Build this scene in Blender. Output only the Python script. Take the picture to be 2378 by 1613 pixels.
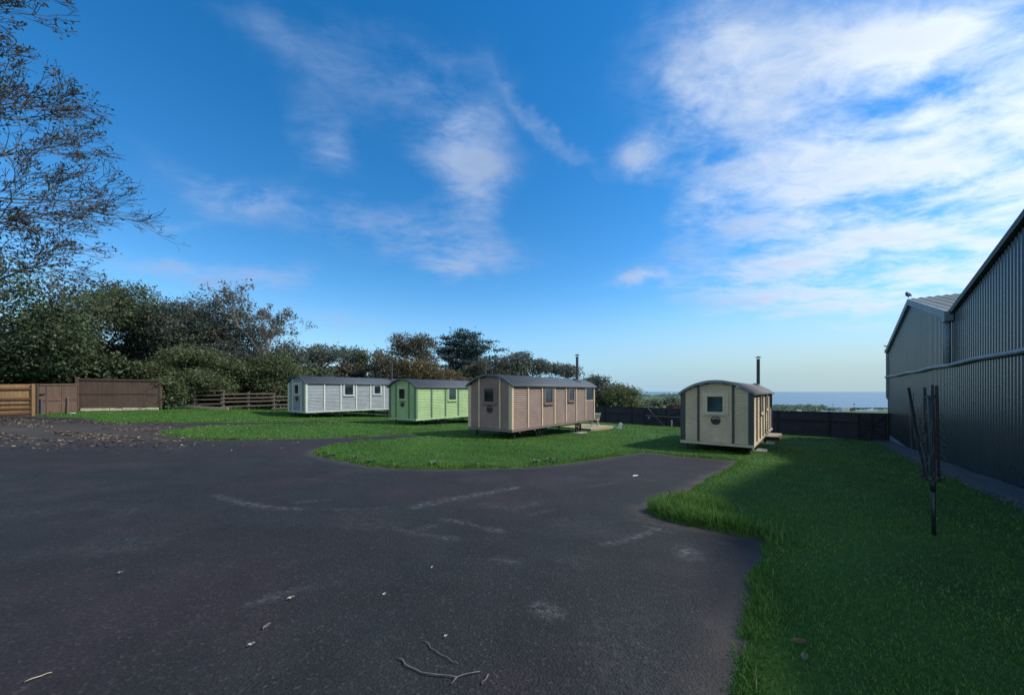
import bpy, math, random
import numpy as np
from mathutils import Vector, Matrix, Euler
R = math.radians
for _o in list(bpy.data.objects):
    bpy.data.objects.remove(_o)
scene = bpy.context.scene
COL = scene.collection
random.seed(7)
RNG = np.random.default_rng(11)

# ------------------------------------------------------------------ camera
FPX, CX, HY = 860.0, 1189.0, 909.0          # focal length, centre column and horizon row, in photo pixels
cam_d = bpy.data.cameras.new('camera')
cam = bpy.data.objects.new('camera', cam_d)
COL.objects.link(cam)
cam.location = (0, 0, 0)                      # eye level is z = 0
cam.rotation_euler = (R(90), 0, 0)
cam_d.sensor_width = 36.0
cam_d.lens = 36.0 * FPX / 2378.0
cam_d.shift_y = (HY - 806.5) / 2378.0
cam_d.clip_start = 0.05
cam_d.clip_end = 150000
scene.camera = cam

# ------------------------------------------------------------------ light
SUN_EL = R(42)
SUN_DIR = Vector((math.cos(SUN_EL) * 0.995, math.cos(SUN_EL) * 0.03, math.sin(SUN_EL))).normalized()
sun_d = bpy.data.lights.new('sun', 'SUN')
sun_d.energy = 3.4
sun_d.angle = R(4)
sun_d.color = (1.0, 0.93, 0.82)
sun = bpy.data.objects.new('sun', sun_d)
COL.objects.link(sun)
sun.rotation_euler = SUN_DIR.to_track_quat('Z', 'Y').to_euler()
scene.view_settings.view_transform = 'Standard'
scene.view_settings.look = 'None'
scene.view_settings.gamma = 1.0
scene.view_settings.exposure = 0.4
scene.view_settings.use_curve_mapping = False
scene.cycles.max_bounces = 6
scene.cycles.transparent_max_bounces = 8

# ------------------------------------------------------------------ world: sky with clouds by direction
world = bpy.data.worlds.new('World')
scene.world = world
world.use_nodes = True


def build_sky():
    nt = world.node_tree
    nt.nodes.clear()
    N, L = nt.nodes, nt.links

    def math_n(op, a, b=None, clamp=False):
        n = N.new('ShaderNodeMath'); n.operation = op; n.use_clamp = clamp
        for i, v in enumerate((a, b)):
            if v is None: continue
            if isinstance(v, (int, float)): n.inputs[i].default_value = v
            else: L.new(v, n.inputs[i])
        return n.outputs[0]

    def vmath(op, a, b=None):
        n = N.new('ShaderNodeVectorMath'); n.operation = op
        for i, v in enumerate((a, b)):
            if v is None: continue
            if isinstance(v, (tuple, list)): n.inputs[i].default_value = v
            else: L.new(v, n.inputs[i])
        return n

    def smooth(x, lo, hi, o0=0.0, o1=1.0):
        n = N.new('ShaderNodeMapRange'); n.interpolation_type = 'SMOOTHSTEP'
        L.new(x, n.inputs['Value'])
        n.inputs['From Min'].default_value = lo; n.inputs['From Max'].default_value = hi
        n.inputs['To Min'].default_value = o0; n.inputs['To Max'].default_value = o1
        return n.outputs[0]

    def noise(v, scale, detail, rough=0.55, dist=0.0):
        n = N.new('ShaderNodeTexNoise')
        n.inputs['Scale'].default_value = scale; n.inputs['Detail'].default_value = detail
        n.inputs['Roughness'].default_value = rough; n.inputs['Distortion'].default_value = dist
        L.new(v, n.inputs['Vector'])
        return n

    tc = N.new('ShaderNodeTexCoord').outputs['Generated']
    d = vmath('NORMALIZE', tc).outputs[0]
    sky = N.new('ShaderNodeTexSky')
    sky.sky_type = 'NISHITA'
    sky.sun_disc = False
    sky.sun_elevation = SUN_EL
    sky.sun_rotation = math.atan2(SUN_DIR.x, SUN_DIR.y)
    sky.altitude = 50
    sky.air_density = 1.0
    sky.dust_density = 0.12
    sky.ozone_density = 2.2
    hsv = N.new('ShaderNodeHueSaturation')
    hsv.inputs['Saturation'].default_value = SKY_SAT
    hsv.inputs['Value'].default_value = SKY_VAL
    L.new(sky.outputs[0], hsv.inputs['Color'])
    bg_sky = N.new('ShaderNodeBackground')
    bg_sky.inputs['Strength'].default_value = SKY_STRENGTH
    L.new(hsv.outputs[0], bg_sky.inputs['Color'])

    # coordinates on a flat cloud deck: direction / height
    sep = N.new('ShaderNodeSeparateXYZ'); L.new(d, sep.inputs[0])
    zc = math_n('MAXIMUM', math_n('ADD', sep.outputs['Z'], 0.10), 0.02)
    comb = N.new('ShaderNodeCombineXYZ')
    L.new(math_n('DIVIDE', sep.outputs['X'], zc), comb.inputs['X'])
    L.new(math_n('DIVIDE', sep.outputs['Y'], zc), comb.inputs['Y'])
    deck = comb.outputs[0]
    mp = N.new('ShaderNodeMapping'); L.new(deck, mp.inputs['Vector'])
    mp.inputs['Rotation'].default_value = (0, 0, R(-25)); mp.inputs['Scale'].default_value = (1.0, 1.5, 1.0)
    deck2 = mp.outputs[0]
    n_big = noise(deck2, 1.7, 7, 0.58, 0.25)
    n_fine = noise(deck2, 6.5, 9, 0.66, 0.5)
    # ragged edges for the cloud banks
    w = noise(d, 5.0, 4, 0.6)
    wv = vmath('SUBTRACT', w.outputs['Color'], (0.5, 0.5, 0.5)).outputs[0]
    wv = vmath('MULTIPLY', wv, (0.16, 0.16, 0.12)).outputs[0]
    dw = vmath('ADD', d, wv).outputs[0]

    cover = None
    for (px, py, rx, ry, tilt, amp) in CLOUDS:
        c = Vector(((px - CX) / FPX, 1.0, (HY - py) / FPX))
        dist = c.length
        c.normalize()
        e1 = Vector((1, 0, 0)) - c * c.x; e1.normalize()
        e2 = c.cross(e1) * -1.0
        if e2.z < 0: e2 = -e2
        t = R(tilt)
        f1 = e1 * math.cos(t) + e2 * math.sin(t)
        f2 = e2 * math.cos(t) - e1 * math.sin(t)
        M = Matrix((f1, f2, f1.cross(f2))).transposed()
        m = N.new('ShaderNodeMapping'); m.vector_type = 'TEXTURE'
        m.inputs['Location'].default_value = c
        m.inputs['Rotation'].default_value = M.to_euler()
        # angular size from size on a plane at that direction
        m.inputs['Scale'].default_value = (rx / FPX / dist, ry / FPX / dist, 0.8)
        L.new(dw, m.inputs['Vector'])
        r2 = vmath('DOT_PRODUCT', m.outputs[0], m.outputs[0]).outputs['Value']
        g = math_n('MULTIPLY', math_n('EXPONENT', math_n('MULTIPLY', r2, -1.0)), amp)
        cover = g if cover is None else math_n('ADD', cover, g)
    # broad broken cloud, unseen, added behind the viewer to fill shaded hut ends
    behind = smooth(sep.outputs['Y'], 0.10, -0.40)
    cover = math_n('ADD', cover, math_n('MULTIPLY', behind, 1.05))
    cover = math_n('MINIMUM', cover, 1.2)
    nz = math_n('ADD', math_n('MULTIPLY', n_big.outputs['Fac'], 1.05), math_n('MULTIPLY', n_fine.outputs['Fac'], 0.36))
    nz = math_n('SUBTRACT', nz, 0.705)
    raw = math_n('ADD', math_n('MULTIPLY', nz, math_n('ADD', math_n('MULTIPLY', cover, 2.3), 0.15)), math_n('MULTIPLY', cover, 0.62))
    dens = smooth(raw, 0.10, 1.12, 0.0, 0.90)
    dens = math_n('MULTIPLY', dens, smooth(sep.outputs['Z'], -0.02, 0.02))
    # thin veil of sea air towards the horizon
    veil = math_n('MULTIPLY', smooth(sep.outputs['Z'], 0.0, 0.26, 0.97, 0.0), smooth(sep.outputs['X'], -0.6, 0.55, 0.62, 1.0))
    vc = N.new('ShaderNodeMix'); vc.data_type = 'RGBA'
    L.new(smooth(sep.outputs['X'], -0.15, 0.72), vc.inputs['Factor'])
    vc.inputs[6].default_value = (0.17, 0.39, 0.63, 1)
    vc.inputs[7].default_value = (0.315, 0.44, 0.49, 1)
    bg_v = N.new('ShaderNodeBackground'); L.new(vc.outputs[2], bg_v.inputs['Color'])
    mv = N.new('ShaderNodeMixShader')
    L.new(veil, mv.inputs[0]); L.new(bg_sky.outputs[0], mv.inputs[1]); L.new(bg_v.outputs[0], mv.inputs[2])
    # cloud brightness: brighter towards the sun side and in the added fill cloud, greyer where thick
    sund = vmath('DOT_PRODUCT', d, tuple(SUN_DIR)).outputs['Value']
    sun_or_fill = math_n('ADD', smooth(sep.outputs['X'], 0.05, 0.75, 0.0, 0.55), smooth(sund, 0.50, 0.92, 0.0, 0.55))
    sun_or_fill = math_n('MAXIMUM', sun_or_fill, math_n('MULTIPLY', behind, 1.25))
    shade = smooth(n_big.outputs['Fac'], 0.40, 0.74, 1.05, 0.84)
    mixc = N.new('ShaderNodeMix'); mixc.data_type = 'RGBA'
    L.new(sun_or_fill, mixc.inputs['Factor'])
    mixc.inputs[6].default_value = (0.42, 0.56, 0.84, 1)
    mixc.inputs[7].default_value = (0.80, 0.87, 0.92, 1)
    bg_c = N.new('ShaderNodeBackground')
    L.new(mixc.outputs[2], bg_c.inputs['Color'])
    L.new(math_n('MULTIPLY', math_n('ADD', 0.74, math_n('MULTIPLY', sun_or_fill, 0.22)), shade), bg_c.inputs['Strength'])
    mx = N.new('ShaderNodeMixShader')
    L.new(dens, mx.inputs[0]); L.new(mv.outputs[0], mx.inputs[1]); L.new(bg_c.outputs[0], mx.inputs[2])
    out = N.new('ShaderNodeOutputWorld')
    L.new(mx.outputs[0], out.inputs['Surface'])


SKY_STRENGTH, SKY_SAT, SKY_VAL = 0.142, 1.40, 1.0
# cloud banks: column, row in the photo's directions, half sizes, tilt, amount
CLOUDS = [
    (1830, 190, 330, 190, 20, 0.74), (2200, 330, 330, 200, 35, 0.92), (1960, 420, 270, 110, 8, 0.76),
    (2150, 560, 420, 90, 10, 1.0), (1620, 500, 90, 70, 40, 0.55), (1900, 640, 260, 70, 5, 0.80), (2020, 700, 260, 40, -4, 0.9),
    (2380, 420, 160, 260, 0, 0.95), (1600, 220, 110, 110, 30, 0.50), (2250, 80, 260, 90, 10, 0.6),
    (1030, 270, 190, 130, -35, 0.74), (1100, 400, 85, 95, 0, 0.80), (770, 340, 85, 62, -35, 0.84),
    (560, 450, 150, 52, -10, 0.78), (930, 545, 250, 62, -5, 0.76), (680, 80, 180, 95, -25, 0.58),
    (590, 645, 115, 40, 0, 0.85), (790, 745, 150, 36, -4, 0.62), (1480, 660, 85, 22, 8, 1.0),
    (1490, 372, 55, 45, 0, 0.75), (1290, 320, 180, 13, -33, 0.46), (1760, 725, 120, 10, -3, 0.6),
    (1080, 610, 130, 44, 5, 0.72), (350, 625, 110, 28, -20, 0.75), (420, 530, 90, 20, 0, 0.45), (300, 300, 90, 40, -35, 0.32), (1960, 765, 180, 10, -8, 0.5), (1560, 90, 200, 110, 0, 0.36),
]
build_sky()


# ------------------------------------------------------------------ helpers
def node_mat(name, base=(0.5, 0.5, 0.5), rough=0.7, spec=0.5, metal=0.0):
    m = bpy.data.materials.new(name)
    m.use_nodes = True
    b = m.node_tree.nodes['Principled BSDF']
    b.inputs['Base Color'].default_value = (*base, 1)
    b.inputs['Roughness'].default_value = rough
    b.inputs['Specular IOR Level'].default_value = spec
    b.inputs['Metallic'].default_value = metal
    return m, m.node_tree.nodes, m.node_tree.links, b


def add_noise(N, L, scale, detail=4, rough=0.6, coord='Object', vec_scale=None, dist=0.0):
    tc = N.new('ShaderNodeTexCoord')
    src = tc.outputs[coord]
    if vec_scale:
        mp = N.new('ShaderNodeMapping'); mp.inputs['Scale'].default_value = vec_scale
        L.new(src, mp.inputs['Vector']); src = mp.outputs[0]
    n = N.new('ShaderNodeTexNoise')
    n.inputs['Scale'].default_value = scale; n.inputs['Detail'].default_value = detail
    n.inputs['Roughness'].default_value = rough; n.inputs['Distortion'].default_value = dist
    L.new(src, n.inputs['Vector'])
    return n


def ramp(N, L, src, stops):
    r = N.new('ShaderNodeValToRGB')
    e = r.color_ramp.elements
    while len(e) < len(stops): e.new(0.5)
    for i, (p, c) in enumerate(stops):
        e[i].position = p; e[i].color = (*c, 1) if len(c) == 3 else c
    L.new(src, r.inputs[0])
    return r


def mix_rgb(N, L, fac, a, b, mode='MIX'):
    n = N.new('ShaderNodeMix'); n.data_type = 'RGBA'; n.blend_type = mode
    for k, v in ((0, fac), (6, a), (7, b)):
        if isinstance(v, (int, float)): n.inputs[k].default_value = v
        elif isinstance(v, tuple): n.inputs[k].default_value = (*v, 1)
        else: L.new(v, n.inputs[k])
    return n.outputs[2]


def bump(N, L, b, height, strength, dist=0.01):
    n = N.new('ShaderNodeBump')
    n.inputs['Strength'].default_value = strength; n.inputs['Distance'].default_value = dist
    L.new(height, n.inputs['Height']); L.new(n.outputs[0], b.inputs['Normal'])
    return n


def mottled(name, c, amount=0.25, scale=6.0, rough=0.7, spec=0.4, vec_scale=None, bump_s=0.0, metal=0.0, c2=None):
    """painted, wooden or stony surface: base colour with uneven weathering"""
    m, N, L, b = node_mat(name, c, rough, spec, metal)
    n1 = add_noise(N, L, scale, 6, 0.65, vec_scale=vec_scale)
    lo = tuple(x * (1 - amount) for x in c)
    hi = tuple(min(1, x * (1 + amount)) for x in c) if c2 is None else c2
    r = ramp(N, L, n1.outputs['Fac'], [(0.3, lo), (0.7, hi)])
    L.new(r.outputs[0], b.inputs['Base Color'])
    rr = N.new('ShaderNodeMapRange'); L.new(n1.outputs['Fac'], rr.inputs[0])
    rr.inputs['To Min'].default_value = max(0.05, rough - 0.12); rr.inputs['To Max'].default_value = min(1, rough + 0.12)
    L.new(rr.outputs[0], b.inputs['Roughness'])
    if bump_s:
        bump(N, L, b, n1.outputs['Fac'], bump_s)
    return m


class MB:
    """collects shapes and links them as one mesh object"""
    def __init__(self): self.v, self.f = [], []

    def add(self, vs, fs):
        o = len(self.v)
        self.v += [tuple(p) for p in vs]
        self.f += [tuple(i + o for i in f) for f in fs]
        return self

    def box(self, x0, x1, y0, y1, z0, z1):
        return self.add([(x0, y0, z0), (x1, y0, z0), (x1, y1, z0), (x0, y1, z0), (x0, y0, z1), (x1, y0, z1), (x1, y1, z1), (x0, y1, z1)],
                        [(0, 3, 2, 1), (4, 5, 6, 7), (0, 1, 5, 4), (1, 2, 6, 5), (2, 3, 7, 6), (3, 0, 4, 7)])

    def bar(self, p, q, w, h, up=(0, 0, 1)):
        p, q, up = Vector(p), Vector(q), Vector(up)
        d = (q - p).normalized()
        s = d.cross(up)
        if s.length < 1e-4: s = d.cross(Vector((1, 0, 0)))
        s.normalize(); u = s.cross(d)
        s *= w / 2; u *= h / 2
        return self.add([p - s - u, p + s - u, p + s + u, p - s + u, q - s - u, q + s - u, q + s + u, q - s + u],
                        [(0, 1, 2, 3), (7, 6, 5, 4), (0, 4, 5, 1), (1, 5, 6, 2), (2, 6, 7, 3), (3, 7, 4, 0)])

    def tube(self, pts, radii, n=8, cap=True):
        pts = [Vector(p) for p in pts]
        if isinstance(radii, (int, float)): radii = [radii] * len(pts)
        o = len(self.v)
        ref = None
        for i, p in enumerate(pts):
            d = (pts[min(i + 1, len(pts) - 1)] - pts[max(i - 1, 0)])
            if d.length < 1e-9: d = Vector((0, 0, 1))
            d.normalize()
            if ref is None or abs(ref.dot(d)) > 0.98: ref = Vector((0, 0, 1)) if abs(d.z) < 0.9 else Vector((1, 0, 0))
            s = d.cross(ref).normalized(); u = s.cross(d); ref = u
            for k in range(n):
                a = 2 * math.pi * k / n
                self.v.append(tuple(p + (s * math.cos(a) + u * math.sin(a)) * radii[i]))
        for i in range(len(pts) - 1):
            for k in range(n):
                a, b = o + i * n + k, o + i * n + (k + 1) % n
                self.f.append((a, b, b + n, a + n))
        if cap:
            self.f.append(tuple(o + k for k in reversed(range(n))))
            e = o + (len(pts) - 1) * n
            self.f.append(tuple(e + k for k in range(n)))
        return self

    def prism(self, poly, axis_vec):
        """polygon (list of 3D points) swept along axis_vec"""
        n = len(poly); a = Vector(axis_vec)
        vs = [Vector(p) for p in poly] + [Vector(p) + a for p in poly]
        fs = [tuple(reversed(range(n))), tuple(range(n, 2 * n))] + [(i, (i + 1) % n, n + (i + 1) % n, n + i) for i in range(n)]
        return self.add(vs, fs)

    def build(self, name, mat, parent=None, smooth=False, bevel=0.0):
        me = bpy.data.meshes.new(name)
        me.from_pydata(self.v, [], self.f)
        me.update()
        if smooth:
            me.polygons.foreach_set('use_smooth', [True] * len(me.polygons))
        if mat: me.materials.append(mat)
        o = bpy.data.objects.new(name, me)
        COL.objects.link(o)
        if parent is not None: o.parent = parent
        if bevel:
            b = o.modifiers.new('bevel', 'BEVEL'); b.width = bevel; b.segments = 2; b.limit_method = 'ANGLE'
        return o


def np_mesh(name, verts, faces, mat, parent=None, smooth=False):
    """verts (n,3); faces (m,k) all of one size"""
    me = bpy.data.meshes.new(name)
    verts = np.asarray(verts, np.float32); faces = np.asarray(faces, np.int32)
    k = faces.shape[1]
    me.vertices.add(len(verts)); me.vertices.foreach_set('co', verts.ravel())
    me.loops.add(faces.size); me.loops.foreach_set('vertex_index', faces.ravel())
    me.polygons.add(len(faces)); me.polygons.foreach_set('loop_start', np.arange(0, faces.size, k, dtype=np.int32))
    me.polygons.foreach_set('loop_total', np.full(len(faces), k, np.int32))
    if smooth: me.polygons.foreach_set('use_smooth', np.ones(len(faces), bool))
    me.update(calc_edges=True)
    me.validate()
    if mat: me.materials.append(mat)
    o = bpy.data.objects.new(name, me)
    COL.objects.link(o)
    if parent is not None: o.parent = parent
    return o


def empty(name, loc=(0, 0, 0), rotz=0.0):
    o = bpy.data.objects.new(name, None)
    o.empty_display_size = 0.2
    COL.objects.link(o)
    o.location = loc; o.rotation_euler = (0, 0, rotz)
    return o


def tag(o, label, cat, group=None):
    o['label'] = label; o['category'] = cat
    if group: o['group'] = group
    return o


def kind(o, k):
    o['kind'] = k
    return o


# ------------------------------------------------------------------ ground heights
CTRL = [(-25.2, 18.2, -.08), (-25.7, 22, .11), (-22.35, 23.5, .47), (-20.6, 26.5, .41), (-17.8, 29, .38), (-13.45, 24.2, .06),
        (10.3, 15.4, -.15), (-5.6, 21.5, 0), (2, 18.6, -.08), (23.2, 22.8, 0), (8.7, 36.3, -.08), (4, 6, 0), (-4, 9, 0), (-20.5, 17.8, 0), (-12, 20, 0)]


def plane_z(X, Y):
    X = np.clip(X, -45, 32); Y = np.clip(Y, -12, 48)
    return -1.55 - .035 * X - .03 * Y


def G(X, Y):
    X = np.asarray(X, float); Y = np.asarray(Y, float)
    num = np.zeros_like(X); den = np.full_like(X, 0.35)
    for (a, b, r) in CTRL:
        w = np.exp(-((X - a) ** 2 + (Y - b) ** 2) / (2 * 2.6 ** 2))
        num += w * r; den += w
    return plane_z(X, Y) + num / den


def g(x, y): return float(G(x, y))


def on_ground(px, py, lift=0.0):
    """where the line of sight through a photo pixel meets the ground"""
    u, v = (px - CX) / FPX, (HY - py) / FPX
    Y = 10.0
    lo, hi = 0.3, 300.0
    for _ in range(50):
        Y = (lo + hi) / 2
        if v * Y < g(u * Y, Y) + lift: hi = Y
        else: lo = Y
    return Vector((u * Y, Y, g(u * Y, Y) + lift))


def at(px, py, Y):
    return Vector(((px - CX) / FPX * Y, Y, (HY - py) / FPX * Y))


def vnoise(X, Y, scale, seed=0):
    """smooth value noise, 0..1"""
    X = np.asarray(X, float); Y = np.asarray(Y, float)
    x = X * scale + seed * 17.3; y = Y * scale + seed * 9.1
    xi, yi = np.floor(x), np.floor(y)
    fx, fy = x - xi, y - yi
    fx = fx * fx * (3 - 2 * fx); fy = fy * fy * (3 - 2 * fy)

    def h(a, b):
        s = np.sin(a * 127.1 + b * 311.7 + seed * 74.7) * 43758.5453
        return s - np.floor(s)
    return (h(xi, yi) * (1 - fx) + h(xi + 1, yi) * fx) * (1 - fy) + (h(xi, yi + 1) * (1 - fx) + h(xi + 1, yi + 1) * fx) * fy


# outline of the tarmac where it meets the lawns (photo pixels on the ground)
OUTLINE_PX = [(1692, 1613), (1697, 1590), (1710, 1508), (1738, 1420), (1746, 1348), (1768, 1299), (1780, 1253), (1713, 1242), (1644, 1228), (1575, 1215),
              (1520, 1199), (1503, 1184), (1548, 1163), (1600, 1142), (1644, 1112), (1696, 1087), (1718, 1070), (1685, 1067), (1627, 1063), (1568, 1058), (1513, 1051), (1494, 1049),
              (1472, 1053), (1431, 1059), (1362, 1069.5), (1300, 1078), (1225, 1085), (1139, 1087.5), (1031, 1089), (924, 1087.5), (859, 1082), (816, 1074),
              (773, 1065), (735, 1056), (724, 1052), (740, 1043), (786, 1033), (838, 1026), (902, 1021.5), (960, 1017), (997, 1014), (997, 1011.5), (937, 1008.8), (838, 1014), (752, 1017.5),
              (661, 1018.5), (558, 1021), (489, 1021), (442, 1018), (408, 1013), (371, 1006), (385, 1001), (420, 996), (494, 989), (601, 986), (730, 984.5), (799, 982.5), (799, 979), (709, 980),
              (601, 981), (494, 981), (408, 981.7), (343, 981), (300, 981.7), (256, 981), (226, 978.5), (211, 974), (211, 970), (169, 968.5), (114, 968)]
pts = [on_ground(*p) for p in OUTLINE_PX]
poly = [(p.x, p.y) for p in pts]
poly = [(-0.6, -9.0), (0.25, -0.5)] + poly + [(-26.0, 19.6), (-60, 16), (-60, -9)]
POLY = np.array(poly)


def tarmac_sd(X, Y):
    """signed distance, negative on the tarmac"""
    X = np.asarray(X, float).ravel(); Y = np.asarray(Y, float).ravel()
    d2 = np.full(X.shape, 1e9); inside = np.zeros(X.shape, bool)
    n = len(POLY)
    for i in range(n):
        ax, ay = POLY[i]; bx, by = POLY[(i + 1) % n]
        ex, ey = bx - ax, by - ay
        t = np.clip(((X - ax) * ex + (Y - ay) * ey) / max(ex * ex + ey * ey, 1e-9), 0, 1)
        d2 = np.minimum(d2, (X - ax - t * ex) ** 2 + (Y - ay - t * ey) ** 2)
        c = (ay > Y) != (by > Y)
        if abs(ey) > 1e-9:
            inside ^= c & (X < (bx - ax) * (Y - ay) / ey + ax)
    d = np.sqrt(d2)
    return np.where(inside, -d, d)


def lawn_sd(X, Y):
    sd = tarmac_sd(X, Y)
    wob = (vnoise(X, Y, 1.1, 2) - .5) * .05 + (vnoise(X, Y, 3.2, 3) - .5) * .08 + (vnoise(X, Y, 8.0, 4) - .5) * .08
    return sd + wob.ravel()


def lawn_z(X, Y, sd):
    rise = np.clip(sd * 0.45, -0.05, 0.045)
    bumps = (vnoise(X, Y, 0.8, 5) - .5) * .03 + (vnoise(X, Y, 2.3, 6) - .5) * .02
    return G(X, Y) + rise + np.where(sd > 0, np.minimum(sd * 2, 1) * bumps.ravel().reshape(np.shape(sd)), 0)


# ------------------------------------------------------------------ ground materials
def mat_tarmac():
    m, N, L, b = node_mat('tarmac', (0.04, 0.04, 0.042), 0.82, 0.35)
    big = add_noise(N, L, 0.30, 5, 0.62, dist=.6)
    mid = add_noise(N, L, 1.5, 7, 0.72)
    fine = add_noise(N, L, 70, 3, 0.7)
    grit = N.new('ShaderNodeTexVoronoi'); grit.inputs['Scale'].default_value = 62
    tc = N.new('ShaderNodeTexCoord'); L.new(tc.outputs['Object'], grit.inputs['Vector'])
    c0 = ramp(N, L, big.outputs['Fac'], [(0.36, (0.0120, 0.0150, 0.0158)), (0.50, (0.0145, 0.0145, 0.0158)), (0.64, (0.0225, 0.0158, 0.0195))])
    c1 = mix_rgb(N, L, 0.55, c0.outputs[0], ramp(N, L, mid.outputs['Fac'], [(0.3, (0.35, 0.35, 0.36)), (0.72, (1.6, 1.6, 1.55))]).outputs[0], 'MULTIPLY')
    c2 = mix_rgb(N, L, 0.8, c1, ramp(N, L, fine.outputs['Fac'], [(0.34, (0.30, 0.30, 0.30)), (0.66, (1.7, 1.7, 1.7))]).outputs[0], 'MULTIPLY')
    stone = ramp(N, L, grit.outputs['Color'], [(0.74, (0, 0, 0)), (0.95, (0.075, 0.075, 0.075))])
    c2 = mix_rgb(N, L, 0.34, c2, stone.outputs[0], 'ADD')  # paler stones in the mix
    at_w = N.new('ShaderNodeAttribute'); at_w.attribute_name = 'wear'
    wm = N.new('ShaderNodeMath'); wm.operation = 'MULTIPLY'
    brk = add_noise(N, L, 14, 4, 0.75)
    br = ramp(N, L, brk.outputs['Fac'], [(0.42, (0, 0, 0)), (0.68, (1, 1, 1))])
    L.new(at_w.outputs['Fac'], wm.inputs[0]); L.new(br.outputs[0], wm.inputs[1])
    c3 = mix_rgb(N, L, wm.outputs[0], c2, (0.13, 0.135, 0.14))
    at_d = N.new('ShaderNodeAttribute'); at_d.attribute_name = 'dirt'
    dm = N.new('ShaderNodeMath'); dm.operation = 'MULTIPLY'
    dn = ramp(N, L, add_noise(N, L, 1.3, 6, 0.7).outputs['Fac'], [(0.3, (0.25, 0.25, 0.25)), (0.65, (1, 1, 1))])
    L.new(at_d.outputs['Fac'], dm.inputs[0]); L.new(dn.outputs[0], dm.inputs[1])
    c4 = mix_rgb(N, L, dm.outputs[0], c3, (0.075, 0.062, 0.05))
    L.new(c4, b.inputs['Base Color'])
    hh = N.new('ShaderNodeMath'); hh.operation = 'ADD'
    L.new(grit.outputs['Distance'], hh.inputs[0]); L.new(fine.outputs['Fac'], hh.inputs[1])
    bump(N, L, b, hh.outputs[0], 0.55, 0.012)
    return m


def mat_lawn(name, c_lo, c_mid, c_hi, s=1.0):
    m, N, L, b = node_mat(name, c_mid, 0.9, 0.15)
    big = add_noise(N, L, 0.5 * s, 5, 0.65)
    fine = add_noise(N, L, 18 * s, 6, 0.75)
    c0 = ramp(N, L, big.outputs['Fac'], [(0.3, c_lo), (0.5, c_mid), (0.75, c_hi)])
    c1 = mix_rgb(N, L, 0.75, c0.outputs[0], ramp(N, L, fine.outputs['Fac'], [(0.3, (0.4, 0.4, 0.4)), (0.7, (1.35, 1.35, 1.3))]).outputs[0], 'MULTIPLY')
    L.new(c1, b.inputs['Base Color'])
    bump(N, L, b, fine.outputs['Fac'], 0.8, 0.04)
    return m


def mat_grass(name='grass_blade'):
    m, N, L, b = node_mat(name, (0.06, 0.12, 0.02), 0.6, 0.25)
    geo = N.new('ShaderNodeNewGeometry')
    big = add_noise(N, L, 0.45, 4, 0.6)
    c_is = ramp(N, L, geo.outputs['Random Per Island'], [(0.0, (0.042, 0.110, 0.018)), (0.45, (0.082, 0.200, 0.032)), (0.86, (0.125, 0.260, 0.050)), (1.0, (0.24, 0.25, 0.11))])
    c = mix_rgb(N, L, 0.5, c_is.outputs[0], ramp(N, L, big.outputs['Fac'], [(0.30, (0.55, 0.65, 0.6)), (0.52, (1.0, 1.0, 1.0)), (0.72, (1.6, 1.25, 1.2))]).outputs[0], 'MULTIPLY')
    L.new(c, b.inputs['Base Color'])
    tr = N.new('ShaderNodeBsdfTranslucent'); L.new(c, tr.inputs['Color'])
    mx = N.new('ShaderNodeMixShader'); mx.inputs[0].default_value = 0.3
    L.new(b.outputs[0], mx.inputs[1]); L.new(tr.outputs[0], mx.inputs[2])
    L.new(mx.outputs[0], N['Material Output'].inputs['Surface'])
    return m


def mat_leaf(name, cols, transl=0.42, rough=0.5):
    """cols: dark, mid, light leaf colours, mixed leaf by leaf and clump by clump"""
    m, N, L, b = node_mat(name, cols[1], rough, 0.3)
    geo = N.new('ShaderNodeNewGeometry')
    n = add_noise(N, L, 0.9, 3, 0.6)
    add = N.new('ShaderNodeMath'); add.operation = 'MULTIPLY_ADD'
    L.new(geo.outputs['Random Per Island'], add.inputs[0]); add.inputs[1].default_value = 0.55
    sb = N.new('ShaderNodeMath'); sb.operation = 'MULTIPLY_ADD'
    L.new(n.outputs['Fac'], sb.inputs[0]); sb.inputs[1].default_value = 1.1; sb.inputs[2].default_value = -0.33
    L.new(sb.outputs[0], add.inputs[2])
    r = ramp(N, L, add.outputs[0], [(0.15, cols[0]), (0.5, cols[1]), (0.9, cols[2])])
    L.new(r.outputs[0], b.inputs['Base Color'])
    tr = N.new('ShaderNodeBsdfTranslucent'); L.new(r.outputs[0], tr.inputs['Color'])
    mx = N.new('ShaderNodeMixShader'); mx.inputs[0].default_value = transl
    L.new(b.outputs[0], mx.inputs[1]); L.new(tr.outputs[0], mx.inputs[2])
    L.new(mx.outputs[0], N['Material Output'].inputs['Surface'])
    return m


def mat_sea():
    m, N, L, b = node_mat('sea_water', (0.035, 0.09, 0.15), 0.32, 0.5)
    n = add_noise(N, L, 0.02, 6, 0.7, vec_scale=(1, 3, 1))
    r = ramp(N, L, n.outputs['Fac'], [(0.3, (0.06, 0.13, 0.20)), (0.7, (0.10, 0.19, 0.27))])
    L.new(r.outputs[0], b.inputs['Base Color'])
    n2 = add_noise(N, L, 0.15, 6, 0.7)
    bump(N, L, b, n2.outputs['Fac'], 0.9, 2.0)
    return m


M_TARMAC = mat_tarmac()
M_LAWN = mat_lawn('lawn', (0.026, 0.072, 0.012), (0.044, 0.112, 0.018), (0.064, 0.145, 0.026))
M_FIELD = mat_lawn('field', (0.05, 0.085, 0.03), (0.085, 0.13, 0.05), (0.15, 0.16, 0.08), 0.02)
M_GRASS = mat_grass()

# ------------------------------------------------------------------ terrain, sea, tarmac, lawn
SEA_Z = -30.0


def sst(x, a, b):
    t = np.clip((x - a) / (b - a), 0, 1)
    return t * t * (3 - 2 * t)


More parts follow.
